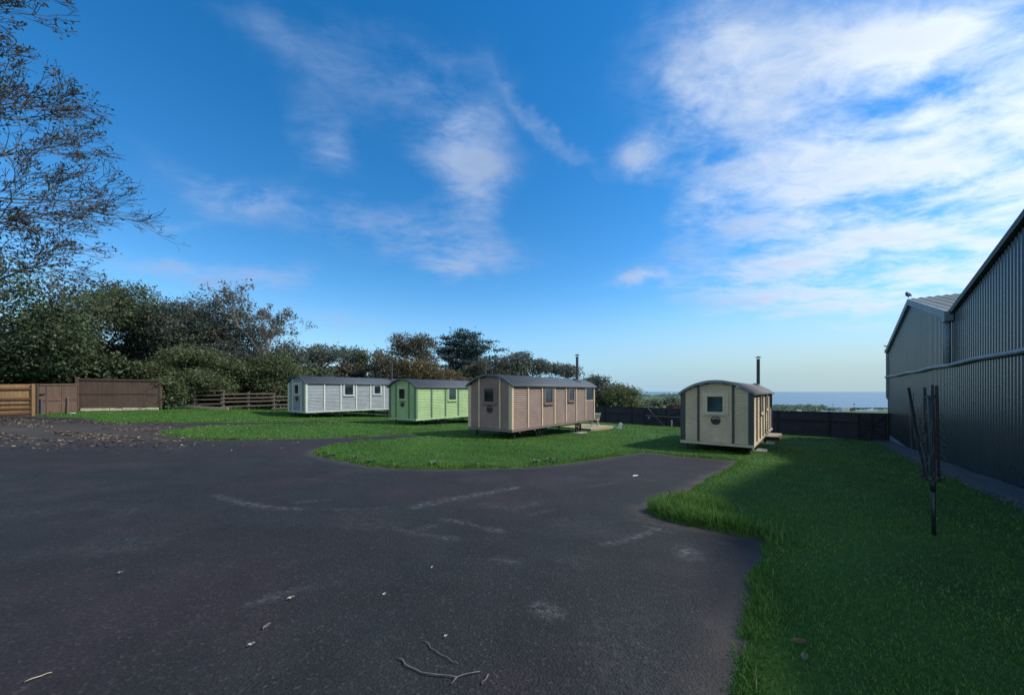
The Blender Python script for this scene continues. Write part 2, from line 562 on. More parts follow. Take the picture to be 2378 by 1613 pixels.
def T(X, Y):
    near = G(X, Y) - 0.14
    Yp = np.maximum(Y, 1.0); u = X / Yp
    zl = np.maximum(-2.0 - .030 * Yp, -11.0) - 60 * sst(Yp, 1500, 1750)
    zr = np.maximum(-1.75 - .0505 * Yp, -30.5) - 40 * sst(Yp, 640, 760)
    k = sst(u, .46, .60)
    far = zl * (1 - k) + zr * k + (vnoise(X, Y, .02, 8) - .5) * 2.0 * sst(Yp, 60, 200)
    b = (X + Y - 46) / 1.414
    back = sst(-X * .3 + Y - 48, 0, 30)
    w = np.maximum(sst(b, 0, 40), back) * (Y > 0)
    return near * (1 - w) + far * w


def make_terrain():
    na = 180
    rs = np.concatenate([[0.0], np.geomspace(3, 1900, 90)])
    A = np.linspace(0, 2 * np.pi, na, endpoint=False)
    RR, AA = np.meshgrid(rs, A, indexing='ij')
    X = RR * np.sin(AA); Y = RR * np.cos(AA)
    Z = T(X.ravel(), Y.ravel())
    V = np.stack([X.ravel(), Y.ravel(), Z], 1)
    i = np.arange(len(rs) - 1)[:, None]; k = np.arange(na)[None, :]
    a = i * na + k; b = i * na + (k + 1) % na
    F = np.stack([a, b, b + na, a + na], -1).reshape(-1, 4)[:, ::-1]
    o = np_mesh('terrain', V, F, M_FIELD, smooth=True)
    kind(o, 'structure')


def grid_xy(xs, ys):
    X, Y = np.meshgrid(xs, ys, indexing='ij')
    nx, ny = len(xs), len(ys)
    i = np.arange(nx - 1)[:, None]; j = np.arange(ny - 1)[None, :]
    a = i * ny + j
    F = np.stack([a, a + ny, a + ny + 1, a + 1], -1).reshape(-1, 4)
    return X.ravel(), Y.ravel(), F


def compact(V, F):
    used = np.unique(F)
    mp = np.full(len(V), -1, np.int64); mp[used] = np.arange(len(used))
    return V[used], mp[F], used


def make_lawn():
    xs = np.arange(-34, 27.01, 0.11); ys = np.concatenate([np.arange(-6, 12, 0.11), np.arange(12, 44, 0.13)])
    X, Y, F = grid_xy(xs, ys)
    sd = lawn_sd(X, Y)
    Z = lawn_z(X, Y, sd)
    keep = (sd[F].max(1) > -0.12) & ((X[F] + Y[F]).max(1) < 46.5)
    V, F, _ = compact(np.stack([X, Y, Z], 1), F[keep])
    o = np_mesh('lawn', V, F, M_LAWN, smooth=True)
    kind(o, 'structure')


# scuffed and worn strokes on the tarmac: pixel polylines, half width in metres, amount
SCUFFS = [([(500, 1150), (560, 1167), (620, 1177), (695, 1181)], .07, .8), ([(770, 1182), (830, 1181), (900, 1178)], .06, .5), ([(970, 1175), (1040, 1160), (1110, 1148), (1200, 1131)], .10, .75),
          ([(925, 1228), (985, 1240), (1050, 1250)], .05, .6), ([(1030, 1205), (1090, 1215), (1160, 1232)], .06, .6), ([(960, 1232), (1000, 1222)], .09, .5),
          ([(1405, 1262), (1450, 1255), (1510, 1236), (1530, 1226)], .05, .8), ([(1470, 1205), (1520, 1215), (1580, 1228)], .03, .5), ([(1500, 1222), (1560, 1236)], .04, .7),
          ([(1590, 1275), (1600, 1290)], .10, .9), ([(1260, 1410), (1285, 1424)], .07, .9), ([(590, 1400), (650, 1380), (720, 1362)], .05, .5), ([(1640, 1250), (1690, 1262)], .05, .3),
          ([(1120, 1172), (1190, 1180), (1240, 1168)], .12, .35), ([(1160, 1300), (1200, 1306)], .08, .4), ([(690, 1166), (760, 1160)], .05, .3), ([(1230, 1196), (1290, 1180)], .05, .3),
          ([(880, 1050), (1000, 1100)], .06, .2), ([(700, 1110), (850, 1122)], .05, .25), ([(1350, 1130), (1440, 1120)], .06, .25), ([(1560, 1062), (1600, 1065)], .05, .5)]


def make_tarmac():
    xs = np.concatenate([np.arange(-60, -8, 0.25), np.arange(-8, 9.5, 0.045)])
    ys = np.concatenate([np.arange(-9, 1.5, 0.25), np.arange(1.5, 11, 0.05), np.arange(11, 24, 0.2)])
    X, Y, F = grid_xy(xs, ys)
    Z = G(X, Y)
    sd = tarmac_sd(X, Y)
    keep = sd[F].min(1) < 0.35
    V, F, used = compact(np.stack([X, Y, Z], 1), F[keep])
    X, Y = V[:, 0], V[:, 1]
    wear = np.zeros(len(V))
    near = Y < 16
    for (pl, hw, amt) in SCUFFS:
        P = [on_ground(*p) for p in pl]
        d2 = np.full(len(V), 1e9)
        for p, q in zip(P[:-1], P[1:]):
            ex, ey = q.x - p.x, q.y - p.y
            t = np.clip(((X - p.x) * ex + (Y - p.y) * ey) / (ex * ex + ey * ey), 0, 1)
            d2 = np.minimum(d2, (X - p.x - t * ex) ** 2 + (Y - p.y - t * ey) ** 2)
        d = np.sqrt(d2) + (vnoise(X, Y, 4, 12) - .5) * hw
        wear = np.maximum(wear, amt * np.exp(-(d / hw) ** 2) * near)
    # general rubbed patches
    wear = np.maximum(wear, 0.16 * sst(vnoise(X, Y, .8, 21) * .6 + vnoise(X, Y, 2.4, 22) * .4, .55, .8))
    dirt = np.exp(-(((X + 18) / 8.0) ** 2 + ((Y - 13.2) / 3.6) ** 2)) * 1.0
    dirt = np.maximum(dirt, .9 * np.exp(-(tarmac_sd(X, Y) / (.10 + .22 * vnoise(X, Y, 1.7, 15))) ** 2))
    o = np_mesh('tarmac_yard', V, F, M_TARMAC, smooth=True)
    for nm, arr in (('wear', wear), ('dirt', dirt)):
        a = o.data.attributes.new(nm, 'FLOAT', 'POINT')
        a.data.foreach_set('value', arr.astype(np.float32))
    kind(o, 'structure')


def make_sea():
    m = MB()
    n = 96; R0, R1 = 300, 90000
    rs = np.geomspace(R0, R1, 14)
    for r in rs:
        for k in range(n):
            a = 2 * math.pi * k / n
            m.v.append((r * math.sin(a), r * math.cos(a), SEA_Z))
    for i in range(len(rs) - 1):
        for k in range(n):
            a, b = i * n + k, i * n + (k + 1) % n
            m.f.append((a, a + n, b + n, b))
    kind(m.build('sea', mat_sea()), 'structure')


make_terrain()
make_lawn()
make_tarmac()
make_sea()


# ------------------------------------------------------------------ grass blades (uncountable)
def blades(P, h, w, lean=0.45, segs=1):
    """P (n,3) roots, h heights, w widths -> verts, faces (triangles or quads)"""
    n = len(P)
    a = RNG.uniform(0, 2 * np.pi, n)
    side = np.stack([np.cos(a), np.sin(a), np.zeros(n)], 1) * (w[:, None] / 2)
    b = RNG.uniform(0, 2 * np.pi, n)
    ln = RNG.uniform(0.1, 1.0, n) * lean
    tip = np.stack([np.cos(b) * ln, np.sin(b) * ln, np.sqrt(np.maximum(0.1, 1 - ln ** 2))], 1) * h[:, None]
    mid = tip * np.array([0.38, 0.38, 0.62])
    V = np.empty((n, 5, 3), np.float32)
    V[:, 0] = P - side; V[:, 1] = P + side
    V[:, 2] = P + mid + side * .8; V[:, 3] = P + mid - side * .8
    V[:, 4] = P + tip
    base = (np.arange(n) * 5)[:, None]
    F = np.concatenate([base + np.array([[0, 1, 2]]), base + np.array([[0, 2, 3]]), base + np.array([[3, 2, 4]])], 0)
    return V.reshape(-1, 3), F


def make_grass():
    roots, hh, ww = [], [], []
    # density falls with distance, size grows
    bands = [(1.2, 4.5, 3600, 0.028, 0.0050), (4.5, 8, 1700, 0.032, 0.0075), (8, 13, 560, 0.040, 0.013), (13, 20, 210, 0.042, 0.022), (20, 34, 60, 0.045, 0.04)]
    for (r0, r1, dens, h0, w0) in bands:
        xa, xb = -r1 * 1.05, min(r1 * 1.05, 21)
        area = (xb - xa) * (r1)
        n = int(dens * area)
        X = RNG.uniform(xa, xb, n); Y = RNG.uniform(0.3, r1, n)
        r = np.hypot(X, Y)
        k = (r >= r0) & (r < r1) & (np.abs(X) < 1.5 * Y + 0.8) & (X + Y < 45)
        k &= (X * .777 - Y * .630) < 3.55      # this side of the barn wall
        X, Y = X[k], Y[k]
        sd = lawn_sd(X, Y)
        k = sd > -0.01
        X, Y, sd = X[k], Y[k], sd[k]
        clump = vnoise(X, Y, 1.6, 31) * .6 + vnoise(X, Y, 5.0, 32) * .4
        h = h0 * (0.45 + 1.1 * clump) * RNG.uniform(.6, 1.3, len(X))
        h *= 1 + 0.35 * np.exp(-(np.maximum(sd, 0) / .20) ** 2)
        roots.append(np.stack([X, Y, lawn_z(X, Y, sd) - .004], 1)); hh.append(h); ww.append(np.full(len(X), w0) * RNG.uniform(.7, 1.3, len(X)))
    # shaggy uncut rims of the lawns
    n = len(POLY)
    P2 = [on_ground(*p) for p in OUTLINE_PX]
    for p, q in zip(P2[:-1], P2[1:]):
        ln = math.hypot(q.x - p.x, q.y - p.y)
        dist = math.hypot((p.x + q.x) / 2, (p.y + q.y) / 2)
        if dist > 26: continue
        m = int(ln * min(700, 3800 / dist))
        t = RNG.uniform(0, 1, m)
        off = np.abs(RNG.normal(0, .12, m)) - .05 * RNG.uniform(0, 1, m)
        nx, ny = (q.y - p.y) / ln, -(q.x - p.x) / ln
        cx, cy = p.x + (q.x - p.x) * t, p.y + (q.y - p.y) * t
        s = 1.0 if tarmac_sd([(p.x + q.x) / 2 + nx * .05], [(p.y + q.y) / 2 + ny * .05])[0] > 0 else -1.0
        X = cx + nx * off * s; Y = cy + ny * off * s
        sd = lawn_sd(X, Y)
        kk = sd > -.09
        X, Y, sd = X[kk], Y[kk], sd[kk]
        tuft = sst(vnoise(X, Y, 1.3, 41), .35, .75)
        h = (0.028 + .06 * tuft) * RNG.uniform(.5, 1.25, len(X))
        roots.append(np.stack([X, Y, lawn_z(X, Y, sd) - .004], 1)); hh.append(h)
        ww.append(np.full(len(X), max(.006, .0011 * dist)) * RNG.uniform(.7, 1.3, len(X)))
    # the long tuft on the lawn's point beside the tarmac
    for (a, b, cnt) in (((1512, 1185), (1640, 1222), 2600), ((1560, 1172), (1660, 1190), 1500), ((1640, 1225), (1770, 1248), 1400)):
        A, B = on_ground(*a), on_ground(*b)
        t = RNG.uniform(0, 1, cnt)
        X = A.x + (B.x - A.x) * t + RNG.normal(0, .16, cnt); Y = A.y + (B.y - A.y) * t + RNG.normal(0, .16, cnt)
        sd = lawn_sd(X, Y); kk = sd > .02
        X, Y, sd = X[kk], Y[kk], sd[kk]
        roots.append(np.stack([X, Y, lawn_z(X, Y, sd)], 1)); hh.append(RNG.uniform(.12, .24, len(X))); ww.append(RNG.uniform(.006, .011, len(X)))
    P = np.concatenate(roots); h = np.concatenate(hh); w = np.concatenate(ww)
    V, F = blades(P, h, w, 0.9)
    o = np_mesh('grass', V, F, M_GRASS)
    kind(o, 'stuff')
    print('grass blades', len(P))


make_grass()

# ------------------------------------------------------------------ shared materials
M_BLACK = mottled('black_iron', (0.018, 0.018, 0.02), 0.3, 9, 0.55, 0.4)
M_UNDER = mottled('underfloor', (0.05, 0.045, 0.04), 0.3, 5, 0.9)
M_FLUE = mottled('flue_steel', (0.045, 0.05, 0.052), 0.25, 7, 0.45, 0.5)
M_CAP = mottled('flue_cap', (0.06, 0.065, 0.07), 0.25, 7, 0.4, 0.5)
M_ROOF = mottled('hut_roof', (0.072, 0.085, 0.098), 0.22, 2.2, 0.62, 0.35, vec_scale=(1, 3, 3))
M_ROOF2 = mottled('hut_roof_felt', (0.125, 0.125, 0.13), 0.18, 3, 0.8, 0.25)
M_FASCIA = mottled('hut_fascia', (0.09, 0.10, 0.115), 0.2, 5, 0.6)
M_FASCIA2 = mottled('hut_fascia_grey', (0.22, 0.23, 0.25), 0.2, 5, 0.6)
M_BOLT = mottled('pale_bracket', (0.5, 0.5, 0.48), 0.2, 8, 0.6)
M_CONC = mottled('concrete', (0.30, 0.30, 0.27), 0.35, 5, 0.95, 0.2, bump_s=.3)
M_GALV = mottled('galvanised', (0.32, 0.34, 0.36), 0.2, 12, 0.4, 0.5, metal=0.6)


def mat_glass(name, col=(0.012, 0.02, 0.022), ior=1.75):
    m, N, L, b = node_mat(name, col, 0.06, 0.5)
    b.inputs['IOR'].default_value = ior
    n = add_noise(N, L, 1.6, 3, 0.6)
    r = ramp(N, L, n.outputs['Fac'], [(0.35, tuple(c * .6 for c in col)), (0.7, tuple(c * 2.0 for c in col))])
    L.new(r.outputs[0], b.inputs['Base Color'])
    bump(N, L, b, n.outputs['Fac'], 0.02, 0.02)
    return m


M_GLASS = mat_glass('window_glass')
M_GLASS_E = mat_glass('end_glass', (0.02, 0.045, 0.05), 1.5)
M_GLASS_D = mat_glass('dark_glass', (0.012, 0.016, 0.016), 1.35)


def mat_clad(name, c, stain=0.16):
    m, N, L, b = node_mat(name, c, 0.62, 0.3)
    n1 = add_noise(N, L, 1.4, 5, 0.65)
    n2 = add_noise(N, L, 5.0, 6, 0.7, vec_scale=(0.6, 0.6, 14))
    a = ramp(N, L, n1.outputs['Fac'], [(0.3, tuple(x * (1 - stain) for x in c)), (0.7, tuple(min(.9, x * (1 + stain)) for x in c))])
    c1 = mix_rgb(N, L, 0.5, a.outputs[0], ramp(N, L, n2.outputs['Fac'], [(0.32, (.72, .70, .68)), (0.62, (1.1, 1.1, 1.1))]).outputs[0], 'MULTIPLY')
    L.new(c1, b.inputs['Base Color'])
    bump(N, L, b, n2.outputs['Fac'], 0.15, 0.004)
    return m


# ------------------------------------------------------------------ shepherd's huts
HL, HW, BAY = 8.26, 2.36, 1.18
CLR = 0.43                        # ground to sill
Z0 = CLR; ZE = CLR + 2.0          # sill underside, eave
CH, RISE = HW + 0.26, 0.50
RAD = (CH * CH / 4 + RISE * RISE) / (2 * RISE)


def roof_z(y):
    return ZE - 0.075 + math.sqrt(max(0, RAD * RAD - (y - HW / 2) ** 2)) - (RAD - RISE)


def arc_y(z):
    """half width of the end wall under the roof at height z"""
    k = (z - (ZE - 0.075)) + (RAD - RISE)
    return math.sqrt(max(0, RAD * RAD - k * k))


def lap_board(m, P, t0, t1, z, z1):
    """one lapped board: groove, lip, tapered face and back"""
    prof = [(-.03, z), (.002, z), (.002, z + .009), (.034, z + .011), (.004, z1), (-.03, z1)]
    n = len(prof); o = len(m.v)
    for t in (t0, t1):
        for (off, zz) in prof: m.v.append(P(t, off, zz))
    for i in range(n):
        j = (i + 1) % n
        m.f.append((o + i, o + j, o + n + j, o + n + i))
    m.f.append(tuple(o + i for i in range(n))); m.f.append(tuple(o + n + i for i in reversed(range(n))))


def clad_end(x, sgn, z0, n_to):
    """lapped boards of an end wall at x, facing sgn*x"""
    m = MB(); bh = 0.096; z = z0
    while z < ZE + RISE - 0.12:
        z1 = min(z + bh, ZE + RISE - 0.09)
        if z1 <= ZE + 0.02: y0, y1 = 0.0, HW
        else:
            hw = min(HW / 2, arc_y(z1) - 0.005); y0, y1 = HW / 2 - hw, HW / 2 + hw
        lap_board(m, lambda t, o, zz: (x + sgn * o, t, zz), y0, y1, z, z1)
        z = z1
    return m


def clad_side(y, sgn, x0, x1, z0, ztop):
    m = MB(); bh = 0.096; z = z0
    while z < ztop - .005:
        z1 = min(z + bh, ztop)
        lap_board(m, lambda t, o, zz: (t, y + sgn * o, zz), x0, x1, z, z1)
        z = z1
    return m


def frame_box(m, plane, c, a0, a1, z0, z1, wid, d0, d1):
    """rectangular frame; plane 'x' (end wall, a is y) or 'y' (side wall, a is x); c wall coordinate, d0..d1 outward"""
    for (p0, p1, q0, q1) in ((a0, a1, z0, z0 + wid), (a0, a1, z1 - wid, z1), (a0, a0 + wid, z0 + wid, z1 - wid), (a1 - wid, a1, z0 + wid, z1 - wid)):
        lo, hi = sorted((c + d0, c + d1))
        if plane == 'x': m.box(lo, hi, p0, p1, q0, q1)
        else: m.box(p0, p1, lo, hi, q0, q1)


def make_window(parent, plane, c, sgn, a0, a1, z0, z1, bd, mats, board=0.10, sill=True):
    """window: flat surround board, sash frame, sill; pane as its child"""
    m = MB()
    frame_box(m, plane, c, a0 - 0.075 - board, a1 + 0.075 + board, z0 - 0.075 - board, min(z1 + 0.075 + board, bd), board + 0.01, sgn * .002, sgn * .045)
    frame_box(m, plane, c, a0 - 0.075, a1 + 0.075, z0 - 0.075, z1 + 0.075, 0.08, sgn * .003, sgn * .066)
    if sill:
        lo, hi = sorted((c + sgn * .004, c + sgn * .10))
        if plane == 'x': m.box(lo, hi, a0 - .10, a1 + .10, z0 - .105, z0 - .0755)
        else: m.box(a0 - .10, a1 + .10, lo, hi, z0 - .105, z0 - .0755)
    w = m.build('window', mats['frame'], parent, bevel=.004)
    p = MB()
    lo, hi = sorted((c + sgn * .036, c + sgn * .042))
    if plane == 'x': p.box(lo, hi, a0 - .004, a1 + .004, z0 - .004, z1 + .004)
    else: p.box(a0 - .004, a1 + .004, lo, hi, z0 - .004, z1 + .004)
    p.build('pane', mats['glass_e'] if plane == 'x' else M_GLASS, w)
    return w


def wheel_mesh():
    m = MB(); r = 0.285
    n = 28
    # iron rim
    for (ro, ri, y0, y1) in ((r, r - .032, -.028, .028),):
        o = len(m.v)
        for k in range(n):
            a = 2 * math.pi * k / n
            for (rr, yy) in ((ro, y0), (ro, y1), (ri, y1), (ri, y0)):
                m.v.append((rr * math.cos(a), yy, rr * math.sin(a)))
        for k in range(n):
            a, b = o + 4 * k, o + 4 * ((k + 1) % n)
            for j in range(4):
                m.f.append((a + j, b + j, b + (j + 1) % 4, a + (j + 1) % 4))
    for k in range(8):
        a = 2 * math.pi * k / 8 + .2
        m.bar((0.03 * math.cos(a), 0, .03 * math.sin(a)), ((r - .02) * math.cos(a), 0, (r - .02) * math.sin(a)), .018, .030, (0, 1, 0))
    m.tube([(0, -.05, 0), (0, .05, 0)], .045, 12)
    return m


def emblem_mesh(x, yc, zc, r):
    """round cut-out badge: open ring, dark hills filling the middle, lugs below"""
    m = MB(); n = 30
    o = len(m.v)
    for k in range(n):
        a = 2 * math.pi * k / n
        for (rr, xx) in ((r, x - .012), (r, x), (r - .022, x), (r - .022, x - .012)):
            m.v.append((xx, yc + rr * math.cos(a), zc + rr * math.sin(a)))
    for k in range(n):
        a, b = o + 4 * k, o + 4 * ((k + 1) % n)
        for j in range(4): m.f.append((a + j, b + j, b + (j + 1) % 4, a + (j + 1) % 4))
    # silhouette band across the middle (y axis points left seen from outside)
    top = [(-.95, .05), (-.78, .22), (-.55, .16), (-.40, .32), (-.18, .40), (0.0, .34), (.16, .46), (.40, .30), (.55, .36), (.72, .14), (.95, .10)]
    bot = [(.93, -.25), (.74, -.62), (.40, -.78), (.12, -.70), (-.20, -.82), (-.55, -.70), (-.80, -.45), (-.95, -.15)]
    poly = [(x - .010, yc - a * r, zc + b * r) for (a, b) in top + bot]
    m.prism(poly, (.008, 0, 0))
    for (a0, b0, s) in ((-.45, .66, .16), (.35, .70, .18), (.05, .78, .10)):
        pl = [(x - .011, yc - (a0 + s * math.cos(t)) * r, zc + (b0 + .7 * s * math.sin(t)) * r) for t in [i * math.pi / 4 for i in range(8)]]
        m.prism(pl, (.008, 0, 0))
    return m


def make_hut(name, label, C, theta, zsill, mats):
    """C: near corner (x,y); local x runs along the hut, local y towards its left end of the end wall"""
    zb = zsill - CLR
    root = empty(name, (C[0], C[1], zb), R(90 - theta))
    tag(root, label, 'shepherd hut', "shepherd's huts on the lawn")
    d = (math.sin(R(theta)), math.cos(R(theta))); e = (-math.cos(R(theta)), math.sin(R(theta)))

    def gz(x, y):      # local ground height
        return g(C[0] + d[0] * x + e[0] * y, C[1] + d[1] * x + e[1] * y) - zb
    bw = Z0 + 0.11                     # foot of the boards
    clad_end(0, -1, bw, 0).build('end_wall', mats['wall'], root)
    clad_end(HL, 1, bw, 0).build('end_wall', mats['wall'], root)
    # near side: six boarded bays, then the glazed porch bay
    xb = 6 * BAY
    clad_side(0, -1, 0, xb, bw, ZE + .02).build('side_wall', mats['wall'], root)
    clad_side(HW, 1, 0, HL, bw, ZE + .02).build('side_wall', mats['wall'], root)
    pm = MB(); pm.box(xb, HL, -.016, .02, bw, Z0 + 1.16)
    pm.build('porch_panel', mats['panel'], root)
    fm = MB(); frame_box(fm, 'y', 0, xb + .05, HL - .05, Z0 + 1.16, ZE + .02, .05, -.03, .02)
    pw = fm.build('porch_window', mats['trim2'], root)
    g2 = MB(); g2.box(xb + .095, HL - .095, -.012, .0, Z0 + 1.205, ZE - .025); g2.build('pane', M_GLASS_D, pw)
    # floor
    fl = MB(); fl.box(0.03, HL - .03, .03, HW - .03, Z0 + .16, Z0 + .22); fl.build('floor', M_UNDER, root)
    # sill beams with little hanging brackets
    sm = MB()
    sm.box(-.07, HL + .07, -.072, .035, Z0, Z0 + .10); sm.box(-.07, HL + .07, HW - .035, HW + .072, Z0, Z0 + .10)
    sm.box(-.072, .04, .036, HW - .036, Z0 + .001, Z0 + .102); sm.box(HL - .04, HL + .072, .036, HW - .036, Z0 + .001, Z0 + .102)
    sm.build('sill_beam', mats['sill'], root, bevel=.008)
    for k in range(1, 7):
        bm_ = MB(); bm_.box(k * BAY - .62, k * BAY - .59, -.03, .01, Z0 - .075, Z0 - .001); bm_.build('bracket', M_BOLT, root)
    # battens
    for k in range(8):
        x = k * BAY; w = .045
        x0, x1 = (x - w / 2 - .02, x + w / 2 + .03) if 0 < k < 7 else ((-.060, .07) if k == 0 else (HL - .07, HL + .060))
        b_ = MB(); b_.box(x0, x1, -.060, .0, bw, ZE + .0); b_.build('batten', mats['trim'], root, bevel=.004)
        b_ = MB(); b_.box(x0, x1, HW, HW + .060, bw, ZE + .0); b_.build('batten', mats['trim'], root)
    for (y, w) in ((.05, .125), (HW * .25, .075), (HW * .75, .075), (HW - .05, .125)):
        zt = min(roof_z(y - w / 2), roof_z(y + w / 2)) - .03
        y0, y1 = (max(y - w / 2, -.0602), min(y + w / 2, HW + .0602))
        b_ = MB(); b_.box(-.062, 0, y0, y1, bw, zt); b_.build('batten', mats['trim'], root, bevel=.004)
        b_ = MB(); b_.box(HL, HL + .062, y0, y1, bw, zt); b_.build('batten', mats['trim'], root)
    # windows
    wc = HW * .505
    make_window(root, 'x', 0, -1, wc - .265, wc + .265, Z0 + 1.26, Z0 + 1.85, ZE + .4, mats, .10)
    make_window(root, 'y', 0, -1, 2 * BAY + .29, 3 * BAY - .26, Z0 + 1.17, Z0 + 1.88, ZE, mats, .07)
    make_window(root, 'y', 0, -1, 4 * BAY + .32, 5 * BAY - .32, Z0 + 1.24, Z0 + 1.84, ZE, mats, .07)
    make_window(root, 'y', HW, 1, 2 * BAY + .29, 3 * BAY - .26, Z0 + 1.17, Z0 + 1.88, ZE, mats, .07)
    # badge under the end window
    emblem_mesh(-.037, HW * .495, Z0 + .945, .165).build('emblem', M_BLACK, root)
    # loop of cable above the end window
    cm = MB()
    yy, zz = HW * .52, Z0 + 2.13
    cm.tube([(-.04, yy + .07, zz + .16), (-.042, yy + .07, zz + .02), (-.042, yy + .05, zz - .03), (-.042, yy - .03, zz - .035), (-.042, yy - .06, zz), (-.042, yy - .055, zz + .05)], .007, 5)
    cm.build('cable', mats['wall'], root)
    # roof: arched sheet
    rm = MB(); ns = 26
    x0, x1 = -.13, HL + .20
    ys = [-.13 + (HW + .26) * i / ns for i in range(ns + 1)]
    for xx in (x0, x1):
        for y in ys: rm.v.append((xx, y, roof_z(y) + .045))
        for y in ys: rm.v.append((xx, y, roof_z(y)))
    n1 = ns + 1
    for i in range(ns):
        rm.f.append((i, 2 * n1 + i, 2 * n1 + i + 1, i + 1))
        rm.f.append((n1 + i, n1 + i + 1, 3 * n1 + i + 1, 3 * n1 + i))
        rm.f.append((i, i + 1, n1 + i + 1, n1 + i)); rm.f.append((2 * n1 + i, 3 * n1 + i, 3 * n1 + i + 1, 2 * n1 + i + 1))
    rm.f.append((0, n1, 3 * n1, 2 * n1)); rm.f.append((ns, 2 * n1 + ns, 3 * n1 + ns, n1 + ns))
    roof = rm.build('roof', mats['roof'], root)
    for i, pl in enumerate(roof.data.polygons): pl.use_smooth = abs(pl.normal.x) < .5 and abs(pl.normal.z) > .2
    # arched boards at both ends
    for xx, sg in ((-.165, 1), (HL + .201, 1)):
        am = MB()
        outer = [(xx, y, roof_z(y) + .052) for y in ys]; inner = [(xx, y, roof_z(y) - .055) for y in reversed(ys)]
        for i in range(ns):
            y0, y1 = ys[i], ys[i + 1]
            q = [(xx, y0, roof_z(y0) - .045), (xx, y1, roof_z(y1) - .045), (xx, y1, roof_z(y1) + .052), (xx, y0, roof_z(y0) + .052)]
            o = len(am.v)
            am.v += q + [(a + .034, b, c) for (a, b, c) in q]
            am.f += [(o, o + 3, o + 2, o + 1), (o + 4, o + 5, o + 6, o + 7), (o, o + 1, o + 5, o + 4), (o + 3, o + 7, o + 6, o + 2)]
        am.build('fascia', mats['fascia'], root)
    # stove flue
    fx, fy = 7.0, .45
    zr = roof_z(fy) + .05
    f_ = MB(); f_.tube([(fx, fy, zr - .05), (fx, fy, zr + 1.38)], .075, 18)
    fl_ = f_.build('flue', M_FLUE, root, smooth=False)
    c_ = MB()
    c_.tube([(fx, fy, zr + 1.455), (fx, fy, zr + 1.475), (fx, fy, zr + 1.53)], [.135, .135, .02], 18)
    for k in range(4):
        a = k * math.pi / 2 + .5
        c_.bar((fx + .065 * math.cos(a), fy + .065 * math.sin(a), zr + 1.36), (fx + .065 * math.cos(a), fy + .065 * math.sin(a), zr + 1.46), .012, .012)
    c_.build('cap', M_CAP, fl_)
    s_ = MB()
    sl = (roof_z(fy + .1) - roof_z(fy - .1)) / .2
    for (rr, up) in ((.27, .012), (.12, .09)):
        for k in range(16):
            a = 2 * math.pi * k / 16
            s_.v.append((fx + rr * math.cos(a), fy + rr * math.sin(a), zr + sl * rr * math.sin(a) + up))
    for k in range(16): s_.f.append((k, (k + 1) % 16, 16 + (k + 1) % 16, 16 + k))
    s_.build('flashing', M_FLUE, fl_)
    # running gear
    wm = None
    for ax in (2.3, 6.35):
        a_ = MB()
        for y in (.10, HW - .10):
            zg = gz(ax, y)
            zc = zg + .285
            if wm is None:
                w_ = wheel_mesh().build('wheel', M_BLACK, root); wm = w_.data
            else:
                w_ = bpy.data.objects.new('wheel', wm); COL.objects.link(w_); w_.parent = root
            w_.location = (ax, y, zc)
            t_ = MB()
            t_.bar((ax, y + (.07 if y < 1 else -.07), zc), (ax - .34, y + (.07 if y < 1 else -.07), Z0 + .05), .03, .035)
            t_.bar((ax, y + (.07 if y < 1 else -.07), zc), (ax + .34, y + (.07 if y < 1 else -.07), Z0 + .05), .03, .035)
            t_.bar((ax - .36, y + (.075 if y < 1 else -.075), Z0 + .03), (ax + .36, y + (.075 if y < 1 else -.075), Z0 + .03), .04, .05)
            t_.build('axle_bracket', M_BLACK, root)
        za, zb2 = gz(ax, .10) + .285, gz(ax, HW - .10) + .285
        a_.tube([(ax, .05, za), (ax, HW - .05, zb2)], .028, 8)
        a_.build('axle', M_BLACK, root)
    for (lx, ly) in ((.35, .12), (.35, HW - .12), (HL - .5, .6), (HL - .5, HW - .3), (1.2, HW * .5)):
        l_ = MB(); zg = gz(lx, ly)
        l_.box(lx - .03, lx + .03, ly - .03, ly + .03, zg - .01, Z0 + .12); l_.box(lx - .09, lx + .09, ly - .09, ly + .09, zg - .02, zg + .025)
        l_.build('support_leg', M_BLACK, root)
    c_ = MB()
    c_.box(.3, HL - .3, .62, .70, Z0 - .02, Z0 + .14); c_.box(.3, HL - .3, HW - .70, HW - .62, Z0 - .02, Z0 + .14)
    c_.build('chassis_rail', M_BLACK, root)
    return root, zb, d, e


def hut_mats(prefix, wall, trim, frame, panel, sill, roof, fascia, trim2=None, glass_e=None):
    return dict(wall=mat_clad(prefix + '_boards', wall), trim=mottled(prefix + '_batten', trim, .14, 6, .6), frame=mottled(prefix + '_frame', frame, .12, 6, .6),
                panel=mottled(prefix + '_panel', panel, .12, 3, .6), sill=mottled(prefix + '_sill', sill, .18, 5, .65), roof=roof, fascia=fascia,
                trim2=mottled(prefix + '_porch_trim', trim2 or trim, .14, 6, .6), glass_e=glass_e or M_GLASS_D)


def corner(px, Y): return ((px - CX) / FPX * Y, Y)


